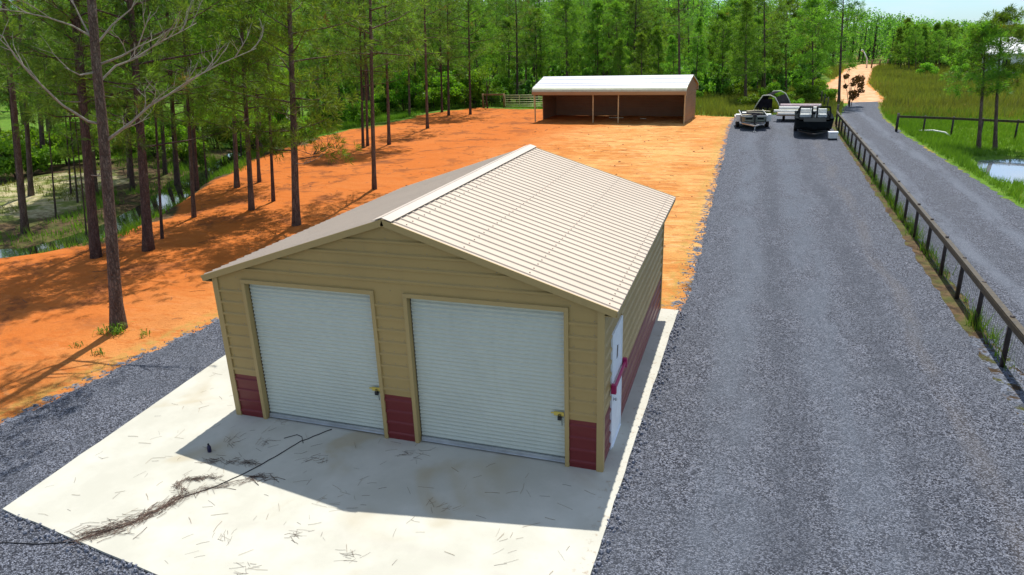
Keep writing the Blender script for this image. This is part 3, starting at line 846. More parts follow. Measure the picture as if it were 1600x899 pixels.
p = MB()
for z in (0.2, 0.45, 0.7, 0.95, 1.2): p.tube([(0, 0, z), (2.4, 0, z)], 0.006, 3, 0, False)
p.build('wire_strand', M['wire'], br)
p = MB(); p.tube([(0, 0, -0.3), (0, 0, 1.35)], 0.075, 8)
o = p.build('fence_post', M['oldwood']); o.location = (-21.9, 66.4, gz(-21.9, 66.4)); tag(o, 'single brown fence post at the edge of the wood, left of the timber brace', 'post')

# ------------------------------------------------------------------ boats, trailers, clutter at the end of the drive
def hull(mb, stations, mi=0, mi_in=1):
    """stations: (y, half width, keel z, chine z, gunwale z); open hull, closed transom"""
    vs, rowsz = [], []
    for (y, w, k, c, g) in stations:
        rowsz.append(len(vs))
        vs += [(-w, y, g), (-w*0.92, y, c), (0, y, k), (w*0.92, y, c), (w, y, g)]
    fs = []
    for a, b in zip(rowsz[:-1], rowsz[1:]):
        for i in range(4): fs.append((a+i, a+i+1, b+i+1, b+i))
    fs.append(tuple(range(rowsz[-1]+4, rowsz[-1]-1, -1)))
    fs.append(tuple(range(0, 5)))
    mb.add(vs, fs, mi)
def wheel(parent, x, y, r=0.33, w=0.2):
    t = MB(); n = 18
    prof_ = [(r*0.6, -w/2), (r*0.93, -w/2), (r, -w*0.3), (r, w*0.3), (r*0.93, w/2), (r*0.6, w/2)]
    vs = []; fs = []
    for k in range(n):
        a = 2*math.pi*k/n
        vs += [(x+q, y+p*math.cos(a), r+p*math.sin(a)) for p, q in prof_]
    for k in range(n):
        for j in range(5): fs.append((k*6+j, k*6+j+1, ((k+1) % n)*6+j+1, ((k+1) % n)*6+j))
    t.add(vs, fs, 0, True)
    wh = t.build('wheel', M['black'], parent)
    h = MB(); h.tube([(x-w*0.35, y, r), (x+w*0.35, y, r)], r*0.6, 14); h.build('rim', M['steel'], wh)

# pale jon boat on its trailer
tr1 = empty('boat_trailer', (9.42, 46.4, GZ+0.01), R(4), 'boat trailer with white box fenders carrying the pale loaded boat', 'trailer')
p = MB()
p.box(-0.85, 0.2, 0.42, -0.75, 4.4, 0.50); p.box(0.75, 0.2, 0.42, 0.85, 4.4, 0.50)
p.box(-0.75, 2.4, 0.30, 0.75, 2.5, 0.40); p.box(-0.75, 0.3, 0.42, 0.75, 0.4, 0.50)
p.bar((-0.8, 0.2, 0.44), (0, -1.5, 0.44), 0.08, 0.08); p.bar((0.8, 0.2, 0.44), (0, -1.5, 0.44), 0.08, 0.08)
p.build('frame', M['steel'], tr1)
p = MB(); p.tube([(0, -1.35, 0.44), (0, -1.35, 0.0)], 0.035, 8); p.box(-0.1, -1.45, 0, 0.1, -1.25, 0.02); p.build('jack_stand', M['steel'], tr1)
p = MB(); p.box(-0.05, -0.75, 0.44, 0.05, -0.65, 1.18); p.box(-0.14, -0.72, 1.02, 0.14, -0.58, 1.14); p.build('winch_post', M['black'], tr1)
for s in (-1, 1):
    wheel(tr1, s*1.08, 2.3, 0.34, 0.22); wheel(tr1, s*1.08, 1.5, 0.34, 0.22)
    p = MB(); x0, x1 = sorted((s*0.92, s*1.28)); p.box(x0, 0.85, 0.74, x1, 2.95, 0.80)
    p.box(x0, 0.78, 0.50, x1, 0.85, 1.04); p.box(x0, 2.95, 0.50, x1, 3.02, 0.80); p.box(x0, 0.85, 0.80, x1, 1.3, 1.04)
    p.build('fender', M['fibre_white'], tr1, 0.03)
jb = empty('jon_boat', (9.42, 46.4, GZ+0.01), R(4), 'pale green aluminium boat full of boards on a trailer with white fenders', 'boat')
p = MB()
hull(p, [(-0.55, 0.72, 0.62, 0.70, 1.02), (-0.30, 0.84, 0.52, 0.60, 1.02), (0.5, 0.90, 0.51, 0.55, 1.0), (4.2, 0.90, 0.51, 0.55, 1.0)], 0)
p.build('hull', M['hull_pale'], jb)
p = MB(); p.bar((-0.9, -0.4, 1.03), (-0.9, 4.2, 1.02), 0.06, 0.05); p.bar((0.9, -0.4, 1.03), (0.9, 4.2, 1.02), 0.06, 0.05); p.bar((-0.86, -0.52, 1.04), (0.86, -0.52, 1.04), 0.08, 0.05)
p.build('gunwale', M['steel'], jb)
for xa_, xb_ in ((-0.62, -0.16), (0.2, 0.64)):
    p = MB(); p.box(xa_, -0.585, 0.80, xb_, -0.556, 0.92); p.build('bow_stripe', M['hull_black'], jb)
for i, (x, y, z, ln, a, tl, wd, lab) in enumerate((
    (-0.55, 0.3, 1.07, 1.0, 0.9, 0.05, 0.22, 'pale board lying over the left bow of the loaded boat'),
    (0.05, 1.1, 1.15, 1.5, 0.75, 0.12, 0.25, 'widest pale plank slanting across the middle of the loaded boat'),
    (-0.75, 1.6, 1.10, 1.1, 1.6, 0.03, 0.30, 'white panel on the left side of the loaded boat'),
    (0.5, 2.2, 1.18, 1.3, 0.3, 0.10, 0.12, 'narrow pale stick poking out over the right side of the loaded boat'),
    (0.1, 2.9, 1.10, 1.6, 2.6, 0.05, 0.2, 'rearmost plank laid crosswise in the loaded boat'))):
    p = MB(); p.box(-ln/2, -wd/2, -0.02, ln/2, wd/2, 0.02)
    o = p.build('wooden_plank', M['fibre_white'] if i == 2 else M['board_pale'], None, 0.004)
    o.location = (9.42+x, 46.4+y, GZ+z); o.rotation_euler = (0, tl, a); tag(o, lab, 'plank', 'boards lying in the pale boat')
p = MB(); p.prism([(-0.8, 0), (0.8, 0), (0.7, 0.25), (0.2, 0.42), (-0.4, 0.33), (-0.75, 0.18)], 'y', 0.1, 3.4)
o = p.build('dark_tarp', M['net'], None, 0.06); o.location = (9.42, 46.7, GZ+0.70); o.rotation_euler = (0, 0, R(4)); tag(o, 'dark bundled tarp filling the pale boat under the boards', 'tarp')

# dark motorboat on its trailer
M['dark_steel'] = plain('black_trailer_steel', (0.03, 0.03, 0.033), 0.5, 0.2, 0.2)
tr2 = empty('boat_trailer', (13.3, 42.4, GZ+0.01), R(-2), 'low steel boat trailer under the black motorboat', 'trailer')
p = MB()
p.box(-0.95, 0.6, 0.30, -0.85, 5.6, 0.38); p.box(0.85, 0.6, 0.30, 0.95, 5.6, 0.38); p.box(-0.85, 3.3, 0.22, 0.85, 3.4, 0.30)
p.bar((-0.9, 0.6, 0.34), (0, -1.1, 0.34), 0.08, 0.08); p.bar((0.9, 0.6, 0.34), (0, -1.1, 0.34), 0.08, 0.08)
p.build('frame', M['dark_steel'], tr2)
for s in (-1, 1): wheel(tr2, s*1.10, 3.4, 0.32, 0.22)
bt = empty('motorboat', (13.3, 42.4, GZ+0.01), R(-2), 'black motorboat with split windshield and white seats facing up the drive', 'boat')
p = MB()
hull(p, [(-0.55, 0.62, 0.60, 0.80, 1.10), (-0.40, 0.98, 0.45, 0.66, 1.16), (0.1, 1.20, 0.38, 0.55, 1.20), (1.2, 1.27, 0.38, 0.52, 1.16), (5.4, 1.22, 0.40, 0.52, 1.08)], 0)
p.prism([(-0.5, 1.095), (0.1, 1.17), (1.25, 1.20), (1.25, 1.12), (0.1, 1.10), (-0.5, 1.05)], 'x', -0.7, 0.7)
p.build('hull', M['hull_black'], bt)
p = MB()
p.box(-1.16, 1.25, 1.02, 1.16, 5.35, 1.06); p.box(-1.24, 0.3, 1.17, -1.0, 5.35, 1.235); p.box(1.0, 0.3, 1.17, 1.24, 5.35, 1.235)
p.box(-1.0, 4.6, 1.06, 1.0, 5.35, 1.20)
p.build('deck', M['hull_black'], bt, 0.02)
p = MB()
for (xa_, xb_) in ((-1.02, -0.16), (0.16, 1.02)):
    a1, b1 = (xa_, 1.05, 1.18), (xb_, 1.05, 1.18); a2, b2_ = (xa_*0.93, 1.55, 1.86), (xb_*0.95+0.0, 1.55, 1.86)
    p.bar(a1, b1, 0.09, 0.08); p.bar(a2, b2_, 0.10, 0.10); p.bar(a1, a2, 0.10, 0.10); p.bar(b1, b2_, 0.10, 0.10)
p.bar((-0.95, 1.55, 1.86), (-1.12, 2.7, 1.30), 0.07, 0.07); p.bar((0.95, 1.55, 1.86), (1.12, 2.7, 1.30), 0.07, 0.07)
p.build('windshield_frame', M['hull_black'], bt)
gl = NT('boat_windshield'); gl.set(Base_Color=(0.92, 0.94, 0.95), Roughness=0.03, Transmission_Weight=1.0, IOR=1.02, Specular_IOR_Level=0.1)
for (xa_, xb_) in ((-0.96, -0.22), (0.22, 0.96)):
    p = MB(); p.hexa([(xa_, 1.04, 1.20), (xb_, 1.04, 1.20), (xb_, 1.06, 1.20), (xa_, 1.06, 1.20)], [(xa_*0.93, 1.54, 1.84), (xb_*0.95, 1.54, 1.84), (xb_*0.95, 1.56, 1.84), (xa_*0.93, 1.56, 1.84)])
    p.build('windshield_pane', gl.m, bt)
for (x, wd) in ((-0.52, 0.78), (0.55, 0.56)):
    p = MB(); p.box(x-wd/2, 1.95, 1.06, x+wd/2, 2.5, 1.34); p.box(x-wd/2, 2.42, 1.34, x+wd/2, 2.6, 1.66)
    p.build('seat', M['fibre_white'], bt, 0.05)
p = MB(); p.bar((-0.18, 2.3, 1.06), (-0.30, 2.2, 1.95), 0.06, 0.06); p.bar((0.10, 2.3, 1.06), (0.30, 2.2, 1.95), 0.08, 0.08); p.build('tower_tube', M['fibre_white'], bt)
# white boards on a flatbed behind the boats
fb = empty('flatbed_trailer', (12.9, 52.2, GZ+0.01), R(-3), 'low flatbed trailer carrying white boards behind the black motorboat', 'trailer')
p = MB(); p.box(-1.75, -1.0, 0.5, 1.75, 1.6, 0.58); p.box(-1.5, 0.0, 0.40, 1.5, 0.12, 0.5); p.build('bed', M['oldwood'], fb)
for s in (-1, 1):
    wheel(fb, s*1.2, 0.3, 0.33, 0.2)
for i, (y, z, x0, x1, w, lab) in enumerate(((-0.75, 0.62, -1.7, 1.1, 0.30, 'lowest white board at the front of the flatbed stack'), (-0.2, 0.80, -2.0, 1.2, 0.38, 'long middle white board of the flatbed stack, sticking out furthest'),
    (0.5, 0.98, -1.6, 1.5, 0.42, 'upper white board of the flatbed stack'), (1.1, 1.14, -1.5, 1.6, 0.36, 'topmost pinkish board at the back of the flatbed stack'))):
    p = MB(); p.box(x0, -w/2, -0.08, x1, w/2, 0.08); p.box(x0+0.1, -w/2+0.04, -0.115-(0.0), x0+0.2, w/2-0.04, -0.083)
    o = p.build('white_board', M['fibre_white'] if i < 3 else plain('pinkish_board', (0.60, 0.46, 0.48), 0.6), None, 0.015)
    o.location = (12.9, 52.2+y, GZ+z+0.02); o.rotation_euler = (0, 0, R(-3)); tag(o, lab, 'board', 'white boards on the flatbed')
# hooped frame with dark cover
hp = empty('hoop_frame', (10.5, 57.6, GZ), R(-6), 'low pale hoop frame with dark net cover in the weeds behind the boats', 'canopy frame')
arch = [(-1.35, 0.05), (-0.75, 1.15), (-0.45, 1.60), (0.15, 1.62), (0.55, 1.42), (0.85, 0.95), (1.25, 0.05)]
for i, (y, sc_, dx) in enumerate(((0.0, 1.0, 0.0), (3.6, 1.06, 0.55))):
    p = MB(); p.tube([(x*sc_+dx, y, z*sc_) for x, z in arch], 0.045, 8); p.build('hoop', M['pipe_pale'], hp)
p = MB()
A0 = [(x*0.985, 0.10, z*0.985) for x, z in arch]; A1 = [(x*1.045+0.55, 3.5, z*1.045) for x, z in arch]
for i in range(len(arch)-1):
    if i == 3: continue
    lo_ = [A0[i], A0[i+1], A1[i+1], A1[i]]
    p.hexa([(a[0], a[1], a[2]-0.02) for a in lo_], lo_)
p.hexa([(a[0], 0.07, a[1]) for a in ((-1.2, 0.1), (0.4, 0.1), (0.35, 1.3), (-0.6, 1.3))], [(a[0], 0.085, a[1]) for a in ((-1.2, 0.1), (0.4, 0.1), (0.35, 1.3), (-0.6, 1.3))])
p.build('net_cover', M['net'], hp)
# white cooler
co = empty('cooler', (14.42, 41.3, GZ+0.01), R(5), 'white box cooler on the gravel beside the fence and the black motorboat', 'cooler')
co.scale = (0.85, 0.85, 0.95)
p = MB(); p.hexa([(-0.31, -0.2, 0.10), (0.31, -0.2, 0.10), (0.31, 0.2, 0.10), (-0.31, 0.2, 0.10)], [(-0.34, -0.22, 0.46), (0.34, -0.22, 0.46), (0.34, 0.22, 0.46), (-0.34, 0.22, 0.46)]); p.build('body', M['fibre_white'], co, 0.03)
p = MB(); p.box(-0.36, -0.24, 0.463, 0.36, 0.24, 0.56); p.build('lid', M['white_paint'], co, 0.03)
p = MB(); p.box(-0.31, -0.2, 0.0, 0.31, 0.2, 0.097); p.build('base', M['black'], co)

# white bent pipe lying in the meadow, far pole, far house
p = MB(); p.tube([(20.2, 45.6, gz(20.2,45.6)+0.12), (21.0, 45.0, gz(21,45)+0.30), (21.7, 44.8, gz(21.7,44.8)+0.28), (22.0, 44.4, gz(22,44.4)+0.05)], 0.05, 8)
o = p.build('white_pipe', M['fibre_white']); tag(o, 'bent white pipe lying in the grass by the meadow rail fence', 'pipe')
lp = empty('lamp_post', (28.6, 139.0, GZ), 0, 'thin leaning pole with a pale lamp head at the far bend of the clay track', 'lamp post')
p = MB(); p.tube([(0, 0, 0), (-0.1, 0, 1.6), (-0.9, 0, 3.0)], [0.16, 0.11, 0.08], 8); p.build('pole', M['fibre_white'], lp)
p = MB(); p.tube([(-0.82, 0, 2.9), (-1.05, 0, 3.1), (-1.3, 0, 3.05)], [0.12, 0.22, 0.1], 8); p.build('lamp_head', M['fibre_white'], lp)
for i in range(4):
    p = MB(); p.tube([(0, 0, -0.1), (0, 0, 1.5)], 0.14, 7); o = p.build('gate_post', M['oldwood']); o.location = (29.2+1.35*i, 137.5+0.4*i, GZ)
    tag(o, 'squat brown post in the row at the far end of the clay track', 'post', 'posts at the far end of the clay track')
hs = empty('house', (46.5, 112, GZ), R(-10), 'white gabled house glimpsed behind the two pines by the pond', 'house')
p = MB(); p.box(-6, -3.5, 0, 6, 3.5, 3.0); p.prism([(-3.5, 3.0), (3.5, 3.0), (0, 4.9)], 'x', -6, 6); p.build('wall', M['house_white'], hs)
p = MB()
p.hexa([(-6.4, -3.9, 2.80), (6.4, -3.9, 2.80), (6.4, 0, 4.92), (-6.4, 0, 4.92)], [(-6.4, -3.9, 2.95), (6.4, -3.9, 2.95), (6.4, 0, 5.07), (-6.4, 0, 5.07)])
p.hexa([(-6.4, 0, 4.93), (6.4, 0, 4.93), (6.4, 3.9, 2.80), (-6.4, 3.9, 2.80)], [(-6.4, 0, 5.08), (6.4, 0, 5.08), (6.4, 3.9, 2.95), (-6.4, 3.9, 2.95)])
p.build('roof', plain('pale_metal_roof', (0.62, 0.64, 0.66), 0.5), hs)
for x in (-3.6, 0.6, 3.8):
    p = MB(); p.box(x-0.5, -3.53, 1.0, x+0.5, -3.503, 2.2); p.build('window', M['glass'], hs)

# ------------------------------------------------------------------ plants
def tufts(C, D, nb, ln, wd, r, spread=1.0):
    """needle tufts: nb thin blades from each centre C around direction D -> verts, tris, tuft index"""
    n = len(C)
    Cr = np.repeat(C, nb, 0); Dr = np.repeat(D, nb, 0)
    v = r.normal(size=(n*nb, 3)); v /= np.linalg.norm(v, axis=1, keepdims=True)
    d = Dr*0.75 + v*spread; d /= np.linalg.norm(d, axis=1, keepdims=True)
    l = ln*r.uniform(0.6, 1.15, (n*nb, 1))
    s = np.cross(d, r.normal(size=(n*nb, 3))); s /= np.linalg.norm(s, axis=1, keepdims=True)+1e-9
    w = wd*r.uniform(0.6, 1.3, (n*nb, 1))
    st = Cr + v*ln*0.12
    tip = st + d*l; tip[:, 2] -= 0.12*l[:, 0]
    mid = st + d*l*0.5
    V = np.stack([st, mid + s*w, tip, mid - s*w], 1).reshape(-1, 3)
    F = np.arange(n*nb*4).reshape(-1, 4)
    return V, F, np.repeat(np.arange(n), nb)

def trunk_mesh(name, h, r0, r, lean=(0, 0), mat='bark', sides=10, path=None):
    mb = MB(); nseg = 14
    if path is None:
        path = []
        for i in range(nseg+1):
            t = i/nseg; z = -0.4 + (h+0.4)*t
            path.append((lean[0]*t + 0.10*math.sin(3*t+r.uniform(0, .4))*t, lean[1]*t + 0.10*math.cos(2.4*t)*t, z))
    rad = []
    for (x, y, z) in path:
        t = max(0, z)/h
        flare = 0.45*math.exp(-max(0, z)/0.35)
        rad.append(r0*((1-t)**0.72*0.95 + 0.04 + flare*(1 if z > -0.3 else 1.1)))
    mb.tube(path, rad, sides, 0, True, True, 0.04)
    return mb, path

def path_at(path, z):
    for a, b in zip(path[:-1], path[1:]):
        if b[2] >= z:
            t = (z-a[2])/(b[2]-a[2]); return np.array([a[i]+(b[i]-a[i])*t for i in range(3)])
    return np.array(path[-1])

def make_pine(seed, h, r0, cb, spread, nbr, tpb, nb, ln, wd, mat='needle', bk='bark', lean=(0, 0), shape='tall', low=0.0):
    r = np.random.default_rng(seed); rr = random.Random(seed)
    tm, path = trunk_mesh('trunk', h, r0, rr, lean, bk)
    limbs = MB(); Cs, Ds = [], []
    for k in range(nbr):
        t = (k + rr.random())/nbr
        z = cb + (h-cb)*t**0.9
        az = k*2.399 + rr.uniform(-.5, .5)
        if shape == 'tall': Lb = spread*(0.55+0.75*math.sin(math.pi*min(1, t*0.85+0.18)))*(1-t*0.55)
        elif shape == 'cone': Lb = spread*(1.08-t)**0.8
        else: Lb = spread*math.sin(math.pi*(0.15+0.8*t))**0.7
        Lb *= rr.uniform(0.65, 1.15)
        up = rr.uniform(-0.1, 0.35) + t*0.75
        base = path_at(path, z); d = np.array([math.cos(az), math.sin(az), up]); d /= np.linalg.norm(d)
        pts = [base]; cur_ = base.copy(); dd_ = d.copy()
        for s in range(4):
            dd_ = dd_ + np.array([rr.uniform(-.15, .15), rr.uniform(-.15, .15), 0.10 if s > 1 else -0.03]); dd_ /= np.linalg.norm(dd_)
            cur_ = cur_ + dd_*Lb/4; pts.append(cur_.copy())
        rb = max(0.012, r0*0.22*(Lb/spread))
        limbs.tube([tuple(p) for p in pts], [rb, rb*.8, rb*.6, rb*.42, rb*.2], 4, 0, False)
        m = max(3, int(tpb*(0.5+Lb/spread*0.6)))
        for q in range(m):
            u = rr.uniform(0.38, 1.0)**0.8; i = min(3, int(u*4)); f = u*4-i
            P = pts[i]*(1-f)+pts[i+1]*f
            off = np.array([rr.gauss(0, 1), rr.gauss(0, 1), rr.gauss(0.25, .6)])*Lb*0.16
            Cs.append(P+off); v = dd_*0.5 + off/(np.linalg.norm(off)+1e-6)*0.5 + np.array([0, 0, .25]); Ds.append(v/np.linalg.norm(v))
    for q in range(int(tpb*1.5)):
        z = h - abs(rr.gauss(0, 0.4)); P = path_at(path, z) + np.array([rr.gauss(0, .18), rr.gauss(0, .18), 0.1])
        Cs.append(P); Ds.append(np.array([rr.gauss(0, .3), rr.gauss(0, .3), 1.0]))
    Cs = np.array(Cs); Ds = np.array(Ds)
    V, F, ti = tufts(Cs, Ds, nb, ln, wd, r)
    hz = (Cs[:, 2]-cb)/(h-cb+1e-6)
    tint = np.clip(r.normal(0.42, 0.17, len(Cs)) + (vnoise(Cs[:, 0]*1.1+seed, Cs[:, 1]*1.1+Cs[:, 2]*0.9)-0.5)*0.75, 0, 0.92)
    tint = np.where(r.random(len(Cs)) < 0.006, 0.98, tint)
    nv = len(limbs.v)
    # crown mesh: limbs (quads) + needles (quads)
    LV = np.array(limbs.v); LF = np.array(limbs.f)
    VV = np.concatenate([V, LV]); FF = np.concatenate([F, LF+len(V)])
    cm = np_mesh('crown', VV, FF, [M[mat], M[bk]], {'tint': np.concatenate([tint[ti], np.zeros(len(LF))])},
                 mat_index=np.concatenate([np.zeros(len(F), int), np.ones(len(LF), int)]))
    return tm.mesh('trunk', M[bk]), cm, path

def lean_euler(loc, rz, extra=0.0):
    """the stand's pines lean a few degrees in towards the opening of the drive"""
    dx, dy = loc[0]-9.26, loc[1]+9.95
    az = math.degrees(math.atan2(-dx, dy)) - 18.95
    a = R(float(np.interp(az, [-34, -25, 0, 7, 17, 29, 36], [-7.2, -5.6, 1.2, 3.2, 5.2, 7.3, 8.0])) + extra)
    ax = Vector((dx, dy, 0)).normalized()
    return (Matrix.Rotation(a, 3, ax) @ Matrix.Rotation(rz, 3, 'Z')).to_euler()
def pine_root(name, meshes, loc, rz, sc, label, cat, group=None, tscale=1.0):
    root = empty(name, loc, rz, label, cat, group)
    root.rotation_euler = lean_euler(loc, rz)
    root.scale = (sc, sc, sc) if not hasattr(sc, '__len__') else sc
    t = obj('trunk', meshes[0], root); t.scale = (tscale, tscale, 1)
    obj('crown', meshes[1], root)
    return root

TALL = [make_pine(20+i, h, 0.155, cb, sp, 36, 14, 26, 0.34, 0.013, 'needle', 'bark' if i % 2 else 'bark_dark', (rnd.uniform(-.1, .1), rnd.uniform(-.1, .1)))
        for i, (h, cb, sp) in enumerate(((15, 4.2, 3.1), (16, 5.4, 2.9), (14, 3.1, 3.2), (17, 6.4, 3.0), (13, 3.8, 2.8)))]
YOUNG = [make_pine(40+i, h, 0.10, cb, sp, 34, 15, 22, 0.36, 0.017, 'needle_young', 'bark', (rnd.uniform(-.2, .2), 0), 'cone')
         for i, (h, cb, sp) in enumerate(((8.5, 1.6, 1.9), (10, 2.4, 2.1), (7.0, 1.0, 1.7)))]
SAPL = [make_pine(60+i, h, 0.06, cb, sp, 18, 11, 22, 0.30, 0.012, 'needle', 'bark_dark', (rnd.uniform(-.5, .5), rnd.uniform(-.3, .3)))
        for i, (h, cb, sp) in enumerate(((9, 4.4, 1.2), (8, 3.6, 1.3)))]
MID = [make_pine(70+i, h, 0.11, cb, sp, 36, 17, 22, 0.38, 0.020, 'needle_young', 'bark', (rnd.uniform(-.3, .3), 0), 'round')
       for i, (h, cb, sp) in enumerate(((11.0, 2.6, 2.4), (12.5, 3.6, 2.6), (9.5, 2.0, 2.4)))]
LOW = [make_pine(75+i, h, 0.15, cb, sp, 50, 14, 26, 0.36, 0.014, 'needle_young', 'bark', (0, 0)) for i, (h, cb, sp) in enumerate(((13, 2.5, 2.5), (12, 3.0, 2.2)))]
PAIR = [make_pine(80+i, h, 0.115, cb, sp, 24, 14, 26, 0.34, 0.016, 'needle_young', 'bark', ln_, 'round')
        for i, (h, cb, sp, ln_) in enumerate(((6.7, 3.0, 1.9, (0.1, 0)), (7.4, 2.9, 2.1, (0.35, 0))))]

# the pine with bare dead limbs nearest the garage
hero_path = [(0, 0, -0.4), (0, 0, 0.0), (0.05, 0.06, 0.7), (0.12, 0.14, 1.5), (0.23, 0.27, 2.77), (0.33, 0.39, 4.0), (0.42, 0.50, 5.1), (0.52, 0.63, 6.64), (0.64, 0.77, 8.06), (0.75, 0.9, 10.0), (0.8, 1.0, 12.5), (0.8, 1.05, 15.5)]
rr_ = random.Random(3)
tm0, _ = trunk_mesh('trunk', 15.8, 0.155, rr_, path=hero_path, sides=14)
hm = make_pine(91, 16, 0.2, 9.6, 2.7, 28, 16, 20, 0.34, 0.016, 'needle', 'bark', (0.8, 1.05))
hero = pine_root('pine_tree', (tm0.mesh('trunk', M['bark']), hm[1]), (-6.27, 3.03, GZ), 0, 1.0,
                 'thick pine with long bare dead limbs, standing left of the garage beside the gravel', 'pine tree')
hero.rotation_euler = (0, 0, 0)
LIMBS = [
 [(0.25, 0.29, 5.37), (0.15, -0.23, 5.82), (0.13, -0.76, 6.47), (0.14, -1.07, 6.91), (0.21, -1.28, 7.33)],
 [(0.51, 0.61, 7.33), (0.4, 0.33, 7.54), (0.21, -0.09, 7.72), (0.0, -0.54, 7.84), (-0.21, -0.99, 7.9)],
 [(0.51, 0.62, 7.36), (0.37, 0.61, 7.72), (0.24, 0.62, 8.07), (0.17, 0.69, 8.43)],
 [(0.54, 0.65, 6.3), (0.75, 0.97, 6.62), (0.99, 1.3, 6.75), (1.38, 1.87, 7.14), (1.66, 2.27, 7.35), (1.92, 2.64, 7.57)],
 [(0.4, 0.48, 4.84), (0.68, 0.6, 5.03), (1.11, 0.79, 5.32), (1.55, 0.96, 5.67), (2.07, 1.19, 5.95), (2.59, 1.41, 6.27), (3.23, 1.68, 6.58), (4.07, 2.04, 6.91)],
 [(0.64, 0.77, 7.21), (0.87, 1.02, 7.56), (1.18, 1.38, 7.91), (1.28, 1.49, 8.17)],
 [(0.52, 0.63, 6.64), (1.05, 0.93, 6.84), (1.4, 1.12, 7.04), (1.86, 1.25, 7.81)],
 [(0.5, 0.6, 6.5), (0.43, 0.2, 6.45), (0.33, -0.1, 6.65)]]
def twig(mb, p, d, ln, r, depth, q):
    pts = [Vector(p)]; d = Vector(d).normalized(); cur_ = Vector(p)
    for s in range(4):
        d = (d + Vector((q.uniform(-.3, .3), q.uniform(-.3, .3), q.uniform(-.15, .3)))).normalized(); cur_ = cur_ + d*ln/4; pts.append(cur_.copy())
    mb.tube(pts, [r, r*.85, r*.65, r*.45, r*.25], 5, 0, False)
    if depth > 0:
        for s in (1, 2, 3):
            if q.random() < 0.75: twig(mb, pts[s], d + Vector((q.uniform(-1, 1), q.uniform(-1, 1), q.uniform(-.3, .8))), ln*0.5, r*0.55, depth-1, q)
for i, lb_ in enumerate(LIMBS):
    mb = MB(); q = random.Random(100+i); n_ = len(lb_)
    r0_ = 0.040 if i in (0, 4) else 0.032
    dx_, dy_ = lb_[0][0]-np.interp(lb_[0][2], [p[2] for p in hero_path], [p[0] for p in hero_path]), lb_[0][1]-np.interp(lb_[0][2], [p[2] for p in hero_path], [p[1] for p in hero_path])
    st_ = (lb_[0][0]-dx_, lb_[0][1]-dy_, lb_[0][2]-0.1)
    pts_ = [st_] + lb_ if math.hypot(dx_, dy_) > 0.05 else lb_
    mb.tube(pts_, [r0_*(1-0.8*k/(len(pts_)-1)) for k in range(len(pts_))], 7, 0, True)
    for k in range(1, n_-1):
        for _ in range(2 if i in (3, 4, 6) else 1):
            a, b = Vector(lb_[k]), Vector(lb_[k+1])
            d = (b-a).normalized() + Vector((q.uniform(-.7, .7), q.uniform(-.7, .7), q.uniform(-.2, .9)))
            twig(mb, a.lerp(b, q.random()), d, q.uniform(0.6, 1.2), r0_*0.4, 2 if i in (3, 4, 6) else 1, q)
    mb.build('dead_branch', M['deadwood'], hero)

